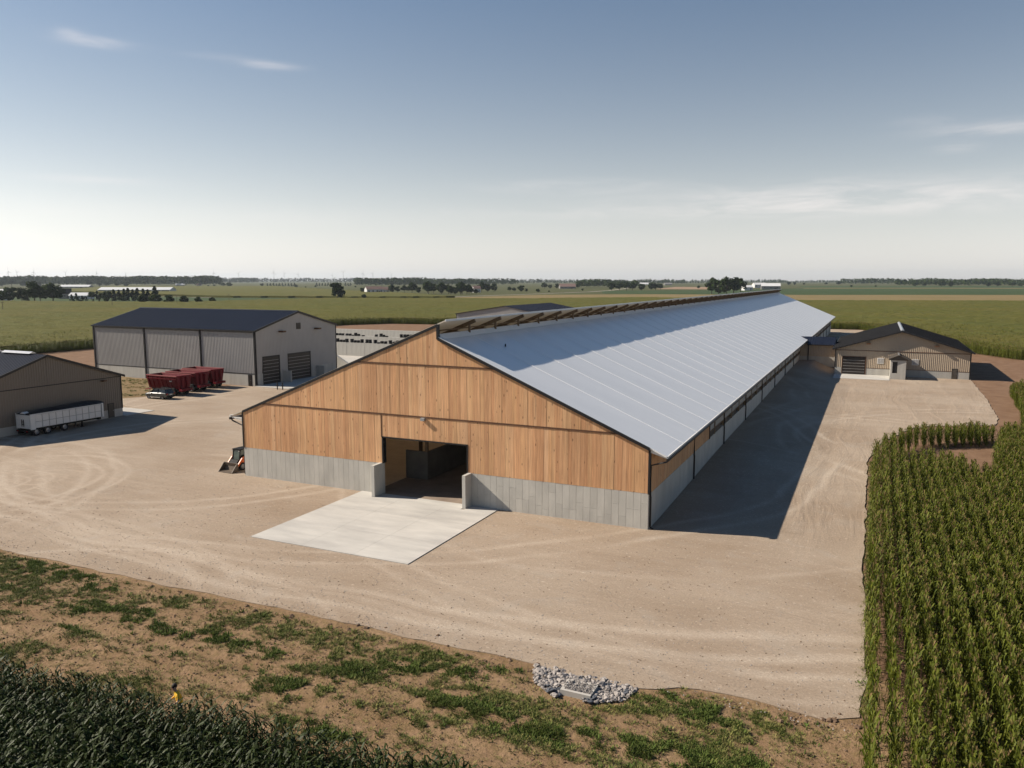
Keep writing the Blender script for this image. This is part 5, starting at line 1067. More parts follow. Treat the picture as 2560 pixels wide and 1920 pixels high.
# ---- person at the edge of the maize
def person():
    t = thing('person', 'person in a yellow shirt standing at the edge of the dark maize', 'person', (-24.2, 21.0, -.1), R(150))
    J = {'pel': (0, 0, .93), 'wst': (0, .02, 1.08), 'chs': (0, .08, 1.32), 'nk': (0, .14, 1.47), 'hd0': (0, .17, 1.55), 'hd1': (0, .19, 1.66),
         'lh': (.1, 0, .9), 'lk': (.11, .03, .5), 'la': (.11, -.02, .09), 'lt': (.12, .14, .04), 'rh': (-.1, 0, .9), 'rk': (-.11, .02, .5), 'ra': (-.11, -.04, .09), 'rt': (-.12, .12, .04),
         'ls': (.18, .08, 1.38), 'le': (.25, .12, 1.12), 'lw': (.18, .32, 1.05), 'lf': (.15, .42, 1.06), 'rs': (-.18, .08, 1.38), 're': (-.26, .1, 1.12), 'rw': (-.2, .3, 1.02), 'rf': (-.17, .4, 1.02)}
    Rr = dict(pel=.15, wst=.135, chs=.16, nk=.06, hd0=.085, hd1=.095, lh=.095, lk=.06, la=.045, lt=.04, rh=.095, rk=.06, ra=.045, rt=.04, ls=.07, le=.045, lw=.035, lf=.03, rs=.07, re=.045, rw=.035, rf=.03)
    E = [('pel', 'wst'), ('wst', 'chs'), ('chs', 'nk'), ('nk', 'hd0'), ('hd0', 'hd1'), ('pel', 'lh'), ('lh', 'lk'), ('lk', 'la'), ('la', 'lt'), ('pel', 'rh'), ('rh', 'rk'), ('rk', 'ra'), ('ra', 'rt'), ('chs', 'ls'), ('ls', 'le'), ('le', 'lw'), ('lw', 'lf'), ('chs', 'rs'), ('rs', 're'), ('re', 'rw'), ('rw', 'rf')]
    # fingers
    for s, w in ((1, 'lf'), (-1, 'rf')):
        p = Vector(J[w])
        for k in range(5):
            a = (k - 2) * .35; n1 = '%s%d' % (w, k); J[n1] = tuple(p + Vector((math.sin(a) * .05, .05 * math.cos(a) * (1.2 if 0 < k < 4 else .8), -.01))); n2 = n1 + 'b'; J[n2] = tuple(Vector(J[n1]) + Vector((0, .025, -.03))); Rr[n1] = .0095; Rr[n2] = .008; E += [(w, n1), (n1, n2)]
    ks = list(J); me = bpy.data.meshes.new('body'); me.from_pydata([J[k] for k in ks], [(ks.index(a), ks.index(c)) for a, c in E], [])
    o = bpy.data.objects.new('body_cage', me); COL.objects.link(o); sk = o.modifiers.new('s', 'SKIN'); o.modifiers.new('u', 'SUBSURF').levels = 2
    if not me.skin_vertices: 
        bpy.context.view_layer.objects.active = o
    for k, v in zip(ks, me.skin_vertices[0].data): v.radius = (Rr[k], Rr[k]); v.use_root = (k == 'pel')
    dg = bpy.context.evaluated_depsgraph_get(); m2 = bpy.data.meshes.new_from_object(o.evaluated_get(dg)); bpy.data.objects.remove(o)
    m2.name = 'body'; m2.materials.clear()
    for k in ('skin', 'yellow', 'jeans'): m2.materials.append(M[k])
    for p in m2.polygons:
        z, x, y = p.center.z, p.center.x, p.center.y; p.use_smooth = True
        p.material_index = 2 if z < .96 and abs(x) < .24 and y < .25 else (1 if z < 1.47 and (abs(x) < .23 or z > 1.2) and y < .24 else 0)
    bo = link_mesh('body', m2, t)
    h = MB().lathe([(0, .11), (.06, .10), (.1, .04), (.105, -.02), (.09, -.06)], (0, .165, 1.67), n=12).build('hair', M['hair'], t, smooth=True)
    f = MB()
    for s in (-1, 1): f.box(s * .035 - .012, s * .035 + .012, .268, .285, 1.635, 1.65)
    f.build('eyes', M['hair'], t); MB().box(-.013, .013, .27, .305, 1.59, 1.63).build('nose', M['skin'], t); MB().box(-.025, .025, .262, .275, 1.555, 1.565).build('mouth', M['lens'], t)
    MB().box(-.105, -.09, .15, .19, 1.6, 1.66).box(.09, .105, .15, .19, 1.6, 1.66).build('ears', M['skin'], t)
person()

# ================================================================== VEGETATION
def leaf_strip(mb, base, az, length, rise, droop, w, n=4, twist=0):
    px, py, pz = base; ca, sa = math.cos(az), math.sin(az); vs = []
    for i in range(n + 1):
        t = i / n; r = length * (t - .18 * t * t * t); z = pz + rise * math.sin(min(1, t * 1.25) * math.pi / 2) * 1.0 - droop * max(0, t - .35) ** 2 * 2.0
        ww = w * (math.sin(math.pi * min(1, .12 + .88 * t) ** .75) * .9 + .08) * (1 - .25 * t) / 2; tw = twist * t
        ox, oy, oz = -sa * ww * math.cos(tw), ca * ww * math.cos(tw), ww * math.sin(tw)
        vs += [(px + ca * r + ox, py + sa * r + oy, z + oz), (px + ca * r - ox, py + sa * r - oy, z - oz)]
    mb._add(vs, [(2 * i, 2 * i + 2, 2 * i + 3, 2 * i + 1) for i in range(n)])
def maize_plant(seed, h, leaf, wide=1.0, tas=True, up=1.0):
    r = random.Random(seed); b = MB(); az0 = 0
    b.tube([(0, 0, 0), (0, 0, h * .5), (r.uniform(-.04, .04), r.uniform(-.04, .04), h * .9)], .014, 3, .006, cap=False)
    n = 11
    for k in range(n):
        z = h * (.14 + .74 * k / (n - 1)); a = az0 + (k % 2) * math.pi + r.uniform(-.45, .45); L_ = (.38 + .28 * math.sin(math.pi * (k + 1) / (n + 1))) * wide * r.uniform(.85, 1.15)
        leaf_strip(b, (0, 0, z), a, L_, .40 * up * L_ / .6 * r.uniform(.8, 1.3), .75 * L_ / .6 * r.uniform(.5, 1.3), .07 * wide, 4, r.uniform(-.9, .9))
    if tas:
        b.cur = 1
        for k in range(5):
            a = r.uniform(0, 6.28); leaf_strip(b, (0, 0, h * .88), a, .10 + .05 * (k > 0), .26, .02, .022, 2)
    return b.mesh('maize_plant', [M[leaf], M['tassel']])
def rows(poly, x0, x1, y0, y1, sp, step, along, keep=lambda x, y: x > -1e9):
    if along == 'y':
        xs = np.arange(x0, x1, sp); ys = np.arange(y0, y1, step); X, Y = np.meshgrid(xs, ys); X = X + rng.normal(0, .045, X.shape); Y = Y + rng.uniform(-.07, .07, Y.shape)
    else:
        ys = np.arange(y0, y1, sp); xs = np.arange(x0, x1, step); X, Y = np.meshgrid(xs, ys); Y = Y + rng.normal(0, .045, X.shape); X = X + rng.uniform(-.07, .07, X.shape)
    X = X.ravel(); Y = Y.ravel(); k = inpoly(X, Y, poly) & (rng.random(X.shape) > .05); X, Y = X[k], Y[k]; k = keep(X, Y); return X[k], Y[k]
MZ = [maize_plant(i, 2.25, 'leafc') for i in range(7)]
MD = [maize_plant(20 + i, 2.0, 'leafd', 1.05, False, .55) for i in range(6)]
R1 = [(.62, 16), (.55, 38), (.62, 80), (2.5, 80.7), (7.2, 80.2), (7.9, 77.6), (8.8, 75.8), (10, 77.4), (11.2, 88), (12.4, 95.7), (13.7, 100.2), (15, 100.5), (16, 106), (17.5, 118), (18.8, 138), (21, 141.5), (60, 150), (60, 16)]
R2 = [(.62, 80), (.5, 81), (1.6, 86.5), (5.2, 93.9), (11.1, 99), (12.3, 97.6), (11.4, 95), (8.5, 93.2), (4.5, 90.8), (2.9, 86), (2.5, 80.7)]
lim = lambda x, y: (x < 15 + .15 * (y - 31))
X, Y = rows(R1, .66, 42, 17, 148, .76, .12, 'y', lim); X2, Y2 = rows(R2, .66, 14, 79.5, 100, .76, .13, 'y')
X = np.concatenate([X, X2]); Y = np.concatenate([Y, Y2]); n = len(X)
hs = 1.0 + .34 * (fbm(X, Y, .12, 3) - .5) + .2 * (fbm(X, Y, .9, 2) - .5) + rng.normal(0, .07, n); hs *= np.where((X < 1.8) & (Y < 46) & (rng.random(n) < .6), .75, 1)
kk = ~((X < 1.5) & (Y < 36) & (rng.random(n) < .5)); X, Y, hs = X[kk], Y[kk], hs[kk]; n = len(X)
scatter('maize_crop', np.stack([X, Y, np.full(n, -.13)], 1), np.stack([rng.normal(0, .05, n), rng.normal(0, .05, n), rng.normal(math.pi / 2, .42, n) + math.pi * rng.integers(0, 2, n)], 1), hs, rng.integers(0, 7, n), MZ, 'tall yellow-green maize in rows along the right side of the yard', 'maize')
L1 = [(-60, 2), (-60, 18.6), (-38, 19.1), (-32.6, 19.5), (-27.6, 19.95), (-21, 20.6), (-16.7, 20.85), (-10.0, 21.15), (-8.2, 20.9), (-7.5, 2)]
X, Y = rows(L1, -52, -7, 8, 21.3, .62, .13, 'x'); n = len(X)
scatter('dark_maize_crop', np.stack([X, Y, np.full(n, -.13)], 1), np.stack([rng.normal(0, .07, n), rng.normal(0, .07, n), rng.uniform(0, 6.28, n)], 1), 1.0 + .22 * (fbm(X, Y, .25, 3) - .5) + rng.normal(0, .035, n), rng.integers(0, 6, n), MD, 'dark green glossy maize filling the bottom left corner', 'maize')
# edge rows and canopy texture of the big field beyond the yard
def edge_plants():
    P = []
    E_ = [(-184, 60), (-184, 140), (-192, 251), (-180, 270), (-155, 274), (-60, 302), (-14, 306.5), (-3, 308), (11, 266), (23, 219), (31, 204), (72, 181)]
    for (xa, ya), (xb, yb) in zip(E_[:-1], E_[1:]):
        L_ = math.hypot(xb - xa, yb - ya); nx, ny = -(yb - ya) / L_, (xb - xa) / L_
        near = min(math.hypot(xa, ya), math.hypot(xb, yb)) < 1e9
        for r in range(8):
            m = int(L_ / .3); t = (np.arange(m) + rng.random(m)) / m; off = -3.2 + r * .76 + rng.normal(0, .15, m)
            P.append(np.stack([xa + (xb - xa) * t + nx * off, ya + (yb - ya) * t + ny * off, np.full(m, -.08 if r < 5 else .05)], 1))
        m = int(L_ * 34 * .35); t = rng.random(m); off = 2.5 + rng.random(m) ** 1.6 * 34
        P.append(np.stack([xa + (xb - xa) * t + nx * off, ya + (yb - ya) * t + ny * off, rng.uniform(-.05, .2, m)], 1))
    P = np.concatenate(P); n = len(P)
    scatter('field_edge_maize', P, np.stack([np.zeros(n), np.zeros(n), rng.uniform(0, 6.28, n)], 1), rng.normal(1.0, .07, n), rng.integers(0, 7, n), MZ, 'outer rows of the maize field beyond the farmyard', 'maize')
edge_plants()
# weeds and grass on the dirt strip
def tuft(seed, m, h, nb, lean, w):
    r = random.Random(seed); b = MB()
    for k in range(nb):
        a = r.uniform(0, 6.28); d = r.uniform(0, .16); leaf_strip(b, (d * math.cos(a), d * math.sin(a), -.03), a + r.uniform(-.8, .8), h * lean * r.uniform(.5, 1.2), h * r.uniform(.6, 1.1), h * .5 * r.random(), w, 3, r.uniform(-.5, .5))
    return b.mesh('weed_tuft', M[m])
WD = [tuft(i, 'weed', .15, 16, .9, .035) for i in range(5)] + [tuft(10 + i, 'straw', .12, 18, 1.2, .018) for i in range(3)]
def weeds():
    n0 = 120000; X = rng.uniform(-62, 3.5, n0); Y = rng.uniform(19, 32.6, n0)
    d = fbm(X * .55 - Y * .12, Y, .55, 4); fine = fbm(X, Y, 2.2, 2)
    blobs = [(-36.5, 27.4, 1.6, .5), (-33.9, 28.0, 1.5, .4), (-28.2, 27.3, 1.8, .6), (-25.5, 26.9, 1.2, .6), (-44.3, 29.8, 3.2, 1.0), (-39.5, 29.2, 1.5, .6), (-37.7, 26.6, 1.4, .35), (-33.2, 26.8, 1.8, .45), (-36.1, 25.1, 1.2, .35), (-29.8, 25.2, 1.6, .4), (-24.8, 25.7, 1.2, .4), (-22.3, 24.2, 1.5, .5),
             (-31, 26.6, 2.2, .5), (-20.5, 27.3, 1.6, .6), (-18.5, 28.6, 1.6, .6), (-16.0, 29.2, 1.2, .5), (-14.5, 30.2, .9, .4), (-13.6, 30.6, .6, .3), (-21.8, 25.4, 1.3, .5), (-19, 22.9, 2.2, .6), (-14.5, 27.0, 2.0, .7), (-11.5, 26.2, 2, .6), (-8, 27.0, 2, .7), (-5.5, 30.6, 1.6, .8), (-7.3, 30.9, .9, .6), (-6, 27.2, 2, .8), (-2.8, 27.5, 1.2, .7), (-47, 30.2, 1.5, .6), (-49, 27.5, 1.2, .6), (-45, 26.4, 1.2, .4), (-52, 28.5, 2, .8)]
    bl_ = np.zeros(n0)
    for bx, by, sx, sy in blobs: bl_ = np.maximum(bl_, np.exp(-(((X - bx) / sx) ** 2 + ((Y - by - .05 * (X - bx)) / sy) ** 2)))
    east = np.clip((X + 22) / 14, 0, 1)
    track = np.exp(-((Y - (23.9 + (X + 26) * .035)) / .7) ** 2) + .8 * np.exp(-((Y - (25.7 + (X + 26) * .03)) / .45) ** 2)
    for (xa, ya, xb, yb) in ((-4.6, 32.2, -2.6, 28.2), (-2.5, 32.4, -1.0, 29.2)):
        t = np.clip(((X - xa) * (xb - xa) + (Y - ya) * (yb - ya)) / ((xb - xa) ** 2 + (yb - ya) ** 2), 0, 1); track += np.exp(-(np.hypot(X - xa - t * (xb - xa), Y - ya - t * (yb - ya)) / .35) ** 2)
    p = np.clip((d - .44) * 4.0, 0, 1) * (.6 + .5 * east) + bl_ * .8 - track * .7; p *= np.clip((fine - .38) * 5, 0, 1)
    edge = np.interp(X, [-62, -51, -13.4, -8.4, -6.7, -1.2, .2, 3.5], [30.7, 30.8, 31.0, 31.0, 32.2, 31.8, 32.3, 31]) - .12 - .45 * vnoise(X, Y, .8)
    ok = (rng.random(n0) < p * 1.0) & (Y < edge) & (X < .9) & ~inpoly(X, Y, [(-13.5, 31.5), (-8.2, 31.5), (-8.6, 29.8), (-9.8, 29.1), (-11.6, 28.95), (-13, 29.9)])
    X1, Y1, s1 = X[ok], Y[ok], ((.5 + .5 * bl_) * rng.uniform(.5, 1.5, n0))[ok]
    ok2 = (rng.random(n0) < .04 + .55 * np.clip((d - .40) * 4, 0, 1) * np.clip((fine - .33) * 5, 0, 1) * np.clip(1 - track, 0, 1)) & (Y < edge + .1) & (X < 1.5) & ~inpoly(X, Y, [(-13.5, 31.5), (-8.2, 31.5), (-8.6, 29.8), (-9.8, 29.1), (-11.6, 28.95), (-13, 29.9)])
    X2, Y2 = X[ok2], Y[ok2]
    ye = rng.uniform(33, 82, 1100); X2 = np.concatenate([X2, .38 + rng.normal(0, .14, 1100)]); Y2 = np.concatenate([Y2, ye])
    P = np.concatenate([np.stack([X1, Y1, dirt_height(X1, Y1) - .01], 1), np.stack([X2, Y2, dirt_height(X2, Y2) - .01], 1)]); n = len(P)
    idx = np.concatenate([rng.integers(0, 5, len(X1)), np.where(rng.random(len(X2)) < .12, 1, rng.integers(5, 8, len(X2)))])
    scatter('weeds', P, np.stack([rng.normal(0, .15, n), rng.normal(0, .15, n), rng.uniform(0, 6.28, n)], 1), np.concatenate([s1, rng.uniform(.6, 1.3, len(X2))]), idx, WD, 'patchy green weeds and dry grass on the dirt strip', 'weeds')
    m = 1500; X = rng.uniform(-130, -99, m); Y = rng.uniform(76, 98, m); k = inpoly(X, Y, [(-128, 75.2), (-99.5, 77), (-101, 80), (-100, 84.5), (-100, 92), (-101, 98), (-131, 98)]) & (fbm(X, Y, .2, 3) > .5); X, Y = X[k], Y[k]; n = len(X)
    scatter('verge_weeds', np.stack([X, Y, np.full(n, -.05)], 1), np.stack([np.zeros(n), np.zeros(n), rng.uniform(0, 6.28, n)], 1), rng.uniform(1, 2, n), np.where(rng.random(n) < .3, 0, 6), WD, 'dry grass and weeds between the two left sheds', 'weeds')
weeds()
# clods pushed up along the gravel lip
def clods():
    src = []
    for k in range(4):
        m = MB(); vs = []; rr = random.Random(k)
        for i in range(3):
            for j in range(6): a = 6.283 * j / 6; r = (1, .8, .4)[i] * rr.uniform(.7, 1.2); vs.append((r * math.cos(a), r * math.sin(a) * .7, (0, .45, .7)[i] * rr.uniform(.8, 1.2)))
        m._add(vs, [(i * 6 + j, i * 6 + (j + 1) % 6, i * 6 + 6 + (j + 1) % 6, i * 6 + 6 + j) for i in range(2) for j in range(6)] + [tuple(range(12, 18))]); src.append(m.mesh('clod', M['clod']))
    X = np.concatenate([rng.uniform(-24, -13.2, 420), rng.uniform(-3, .6, 300), rng.uniform(-40, -24, 160), rng.uniform(.35, .75, 260)]); Yb = np.concatenate([np.interp(X[:420], [-27, -18.5, -13.3], [31.15, 31.0, 31.1]), np.interp(X[420:720], [-3, -1.2, .2, .6], [32.1, 31.9, 32.5, 33]), np.interp(X[720:880], [-41, -27], [30.9, 31.1]), rng.uniform(32, 52, 260)])
    Y = Yb + rng.normal(-.15, .32, len(X)); n = len(X)
    scatter('earth_clods', np.stack([X, Y, np.full(n, -.09)], 1), np.stack([rng.normal(0, .3, n), rng.normal(0, .3, n), rng.uniform(0, 6.28, n)], 1), rng.uniform(.02, .085, n) * np.where(rng.random(n) < .05, 2.4, 1), rng.integers(0, 4, n), src, 'crumbled earth clods along the edge of the gravel', 'soil')
clods()
def loose_stones():
    src = []
    for k in range(4):
        m = MB(); rr = random.Random(90 + k); vs = [(math.cos(a) * rr.uniform(.7, 1.1), math.sin(a) * rr.uniform(.7, 1.1), rr.uniform(-.1, .2)) for a in (0, 1.26, 2.5, 3.77, 5.0)] + [(0, 0, .6), (0, 0, -.5)]
        m._add(vs, [(i, (i + 1) % 5, 5) for i in range(5)] + [((i + 1) % 5, i, 6) for i in range(5)]); src.append(m.mesh('pebble', M['stone'] if k < 2 else M['clod']))
    n = 5200; X = rng.uniform(-60, 0, n); Y = 31.3 + rng.random(n) ** 1.7 * 20; k = ~((X > -38.2) & (X < -25.2) & (Y > 39.4)) & ~((X > -50.9) & (X < -13) & (Y > 51)); X, Y = X[k], Y[k]
    m = 5200; X2 = rng.uniform(-55, 0, m); Y2 = rng.uniform(20.5, 31, m); k = (Y2 < 30.8); X2, Y2 = X2[k], Y2[k]
    P = np.concatenate([np.stack([X, Y, np.full(len(X), .005)], 1), np.stack([X2, Y2, dirt_height(X2, Y2)], 1)]); n = len(P)
    scatter('loose_stones', P, np.stack([rng.normal(0, .4, n), rng.normal(0, .4, n), rng.uniform(0, 6.28, n)], 1), np.concatenate([rng.uniform(.015, .05, len(X)), rng.uniform(.02, .08, len(X2))]), np.concatenate([rng.integers(0, 3, len(X)), rng.integers(2, 4, len(X2))]), src, 'loose pebbles and crumbs strewn over gravel and dirt', 'stones')
loose_stones()

# ================================================================== FAR COUNTRYSIDE
F_, TH, YW_ = 1967.0, R(7.53), R(24.83)
_fw = Vector((-math.sin(YW_) * math.cos(TH), math.cos(YW_) * math.cos(TH), -math.sin(TH))); _rt = Vector((math.cos(YW_), math.sin(YW_), 0)); _up = _rt.cross(_fw)
ZO = {1: (0, 660), 2: (560, 660), 3: (1060, 660), 4: (1500, 660), 5: (1920, 660)}
def ray(z, x, y): px, py = ZO[z][0] + x * .28933, ZO[z][1] + y * .28933; return _fw * F_ + _rt * (px - 1280) + _up * (960 - py)
def gpt(z, x, y):   # where the sight line meets the ground
    d = ray(z, x, y); t = 17.7 / -d.z; return Vector((d.x * t, d.y * t, -.3))
def hgt(z, x, yb, yt):
    p = gpt(z, x, yb); d = ray(z, x, yt); return 17.4 + d.z * math.hypot(p.x, p.y) / math.hypot(d.x, d.y) + .3, p
def crown_mesh(seed, kind):
    r = np.random.default_rng(seed); b = MB(); cl = []
    if kind == 'round':
        for k in range(26):
            while True:
                p = r.uniform(-1, 1, 3)
                if np.linalg.norm(p) < 1: break
            cl.append((p * [.36, .36, .37] + [0, 0, .60], r.uniform(.10, .17)))
        q, sz = 34, .066
    elif kind == 'tall':
        for c, rad, k in (((-.05, 0, .76), .19, 9), ((.08, .03, .50), .24, 12), ((-.13, -.03, .42), .2, 9), ((.2, 0, .3), .15, 6)):
            for _ in range(k): p = r.normal(0, .5, 3); cl.append((np.array(c) + p * rad, r.uniform(.07, .13)))
        q, sz = 32, .055
    else:
        for k in range(24): t = r.random() ** .8; a = r.uniform(0, 6.28); rad = .25 * (1 - t) * r.uniform(.4, 1); cl.append((np.array([rad * math.cos(a), rad * math.sin(a), .08 + .9 * t]), .045 + .09 * (1 - t)))
        q, sz = 26, .052
    for c, rad in cl:
        d = r.normal(0, 1, (q, 3)); d /= np.linalg.norm(d, axis=1)[:, None]
        for v in d:
            p = c + v * rad * r.uniform(.6, 1.05); u = r.normal(0, 1, 3); u = u - v * (u @ v) * .7; u /= np.linalg.norm(u); w = np.cross(v, u); w /= max(1e-6, np.linalg.norm(w)); s1 = sz * r.uniform(.6, 1.3); s2 = s1 * .8
            b._add([p + u * s1, p + w * s2, p - u * s1, p - w * s2], [(0, 1, 2, 3)])
    return b.mesh('crown', M['leaf2'] if kind == 'cone' else M['leaf'])
def trunk_mesh(kind):
    b = MB()
    if kind == 'cone': b.tube([(0, 0, 0), (0, 0, .9)], .02, 6, .004)
    else:
        b.tube([(0, 0, 0), (.01, 0, .3), (0, .01, .7)], .03, 7, .008)
        for a in (0, 2.1, 4.2): b.tube([(0, 0, .25), (.12 * math.cos(a), .12 * math.sin(a), .48), (.2 * math.cos(a), .2 * math.sin(a), .62)], .014, 5, .005)
    return b.mesh('trunk', M['bark'])
CR = {'round': [crown_mesh(i, 'round') for i in range(5)], 'tall': [crown_mesh(40, 'tall')], 'cone': [crown_mesh(50 + i, 'cone') for i in range(3)]}
TK = {k: trunk_mesh(k) for k in CR}; _ti = [0]
def tree(z, x, yb, yt, kind, label, group=None, name=None, wide=1.0):
    h, p = hgt(z, x, yb, yt); _ti[0] += 1
    t = thing(name or {'round': 'broadleaf_tree', 'tall': 'broadleaf_tree', 'cone': 'spruce_tree'}[kind], label, 'tree' if name != 'bush' else 'bush', p, random.uniform(0, 6.28), group); h *= 1.04; wide *= 1.18; t.scale = (h * wide, h * wide, h)
    link_mesh('crown', CR[kind][_ti[0] % len(CR[kind])], t); link_mesh('trunk', TK[kind], t)
G = 'garden trees round the farmstead on the left'
for i, (x, yb, yt, w) in enumerate([(85, 330, 200, .85), (190, 330, 215, .9), (300, 335, 160, .9), (350, 335, 225, .9), (460, 335, 180, 1.0), (20, 326, 228, .8)]):
    tree(1, x, yb, yt, 'round', ['dark round tree beside the white house at the left edge', 'medium dark tree between the two largest farmstead trees and the left edge', 'tallest dark tree in the farmstead clump at far left', 'lower dark tree tucked against the tallest farmstead tree', 'wide dark tree at the right end of the farmstead clump', 'small dark tree at the left picture edge in front of the white house'][i], G, wide=w * 1.1)
for x, yb, yt in [(235, 334, 270), (620, 322, 265), (660, 320, 255), (712, 326, 276), (748, 320, 285), (808, 340, 303), (858, 336, 307)]:
    tree(1, x, yb, yt, 'cone', 'small dark spruce on the lawn of the left farmstead', 'small spruces on the farm lawn', wide=1.3)
for x, yb, yt in [(790, 308, 245), (840, 308, 236), (890, 306, 250), (935, 318, 240), (985, 318, 225), (1030, 318, 228), (1075, 318, 220), (1110, 318, 214), (1150, 318, 225), (1190, 318, 214), (1240, 320, 220), (1280, 320, 226), (1340, 318, 198), (920, 332, 295), (1060, 326, 285), (1165, 324, 280)]:
    tree(1, x, yb, yt, 'cone' if yt < 240 else 'round', 'dark tree in the dense shelter belt before the long white roof', 'shelter belt trees', wide=1.25)
for i, (x, yb, yt) in enumerate([(1230, 350, 275), (1345, 350, 265), (1465, 352, 272), (1590, 352, 278), (1715, 352, 290), (1840, 347, 292)]):
    tree(1, x, yb, yt, 'round', '%s of the six round lawn trees above the navy roof, counted from the left' % ['first', 'second', 'third', 'fourth', 'fifth', 'last'][i], 'six round trees in a row', wide=1.15)
tree(2, 985, 310, 145, 'tall', 'lone big dark tree standing in the open green field', wide=.95); tree(2, 1210, 304, 265, 'round', 'low round bush right of the lone field tree', name='bush', wide=1.3)
for z, x, yb, yt in [(1, 20, 200, 150), (1, 100, 198, 135), (1, 200, 200, 150), (1, 340, 200, 155), (1, 770, 197, 140), (1, 860, 197, 152), (1, 920, 197, 155), (1, 1010, 197, 150), (1, 1090, 197, 150), (1, 1800, 197, 180), (1, 1850, 197, 176), (1, 1930, 197, 165), (1, 1990, 197, 163), (2, 40, 196, 160)]:
    tree(z, x, yb, yt, 'round', 'distant dark tree standing before the forest on the left', 'distant trees before the left forest', wide=1.1)
for x in range(375, 610, 26): tree(2, x, 191, 163 + (x % 7), 'cone', 'tiny spruce in the far shelter row left of the lone tree', 'far spruce row left of the lone tree', wide=1.3)
for x in list(range(800, 940, 25)) + list(range(1050, 1100, 22)): tree(2, x, 189, 160 + (x % 6), 'cone', 'tiny spruce in the far shelter row behind the lone tree', 'far spruce row behind the lone tree', wide=1.2)
for x, yb, yt in [(330, 193, 168), (625, 203, 180), (790, 202, 186), (1135, 206, 190), (705, 204, 194)]: tree(2, x, yb, yt, 'round', 'small far bush dotted on the flat fields', 'far bushes on the fields', name='bush', wide=1.4)
for z, x, yb, yt in [(2, 1195, 250, 205), (2, 1450, 250, 185), (2, 1500, 250, 195), (2, 1560, 250, 190), (2, 1625, 250, 165), (2, 1680, 252, 200), (2, 1760, 250, 160), (2, 1810, 255, 175), (2, 1880, 255, 168), (2, 1940, 258, 185), (2, 2000, 262, 198), (2, 2045, 262, 165), (2, 2100, 262, 180), (2, 2140, 262, 212),
                      (3, 40, 260, 160), (3, 150, 258, 170), (3, 230, 262, 195), (3, 330, 262, 168), (3, 390, 262, 190), (3, 500, 240, 160), (3, 550, 240, 170), (3, 605, 240, 175)]:
    tree(z, x, yb, yt, 'round', 'dark tree in the long belt right of the white farmhouse', 'tree belt by the white farmhouse', wide=1.0)
for x, yb, yt in [(450, 262, 220), (740, 238, 200), (780, 238, 205), (840, 240, 185), (885, 240, 214), (985, 250, 215), (1080, 246, 230)]: tree(3, x, yb, yt, 'round', 'small separate tree near the house with the red roof', 'small trees near the red roofed house', wide=1.15)
for x, yb, yt in [(1040, 212, 165), (1090, 212, 178), (1150, 212, 172), (1240, 212, 178), (1290, 212, 182), (1330, 212, 165), (1370, 232, 212), (1620, 228, 165), (1690, 228, 163), (1750, 228, 165), (1800, 228, 160), (1880, 228, 170), (1960, 226, 165), (2000, 226, 168), (2045, 226, 175)]:
    tree(3, x, yb, yt, 'round', 'distant tree around the barn with the rusty roof', 'distant trees by the rusty roofed barn', wide=1.15)
for i, (x, yb, yt) in enumerate([(965, 262, 132), (1025, 264, 138), (1090, 266, 126), (1155, 266, 122), (1215, 260, 136)]):
    tree(4, x, yb, yt, 'round', '%s tree of the dark grove rising over the barn ridge' % ['leftmost', 'second', 'middle', 'fourth', 'rightmost'][i], 'grove over the barn ridge', wide=.85)
for z, x, yb, yt in [(4, 850, 214, 188), (5, 180, 182, 152), (5, 230, 182, 158), (5, 310, 182, 163), (5, 500, 182, 160), (5, 610, 182, 150), (5, 720, 200, 182), (5, 930, 200, 184), (5, 1270, 198, 160), (5, 1350, 198, 165), (5, 1500, 198, 150), (5, 1580, 198, 155), (5, 1900, 198, 155), (5, 1980, 198, 150), (5, 2110, 198, 160), (5, 2180, 197, 165)]:
    tree(z, x, yb, yt, 'round', 'scattered far tree on the plain right of the barn', 'scattered far trees on the right', wide=1.2)
def forest(name, label, spans, seed):
    r = np.random.default_rng(seed); b = MB(); V = []; 
    for z, x0, x1, base, yt, step, rws in spans:
        for row in range(rws):
            x = x0
            while x < x1:
                yb = base - row * 3.0 + r.uniform(-1.5, 1.5); h, p = hgt(z, x, yb, yt + r.uniform(-3, 12) + 4 * math.sin(x * .013 + seed))
                h = max(8, min(h, 34)); w = h * r.uniform(.28, .42)
                for q in range(34):
                    v = r.normal(0, 1, 3); v /= np.linalg.norm(v); c = np.array([p.x, p.y, -.3]) + v * [w, w, h * .42] * r.uniform(.75, 1.0) + [0, 0, h * .56]
                    u = r.normal(0, 1, 3); u -= v * (u @ v) * .8; u /= np.linalg.norm(u); t = np.cross(v, u); s = h * r.uniform(.07, .13); V.append((c + u * s, c + t * s, c - u * s, c - t * s))
                x += step * r.uniform(.6, 1.4)
    b.v = [tuple(map(float, q)) for k in V for q in k]; b.f = [(4 * i, 4 * i + 1, 4 * i + 2, 4 * i + 3) for i in range(len(V))]; b.m = [0] * len(V)
    tag(b.build(name, M['leaf']), label, 'forest', kind='stuff')
forest('left_forest', 'long dark forest on the horizon at the left', [(1, -900, 1910, 192, 97, 26, 4)], 1)
forest('hazy_forest', 'pale hazy forest strip on the far horizon', [(1, 1900, 2212, 166, 112, 24, 2), (2, 260, 1180, 164, 113, 24, 2), (2, 0, 300, 168, 118, 22, 2)], 2)
forest('middle_forest', 'dense dark wood behind the white farmhouse', [(2, 1150, 1760, 195, 112, 28, 4), (2, 1740, 2260, 188, 122, 26, 3), (3, 60, 800, 186, 122, 26, 3)], 3)
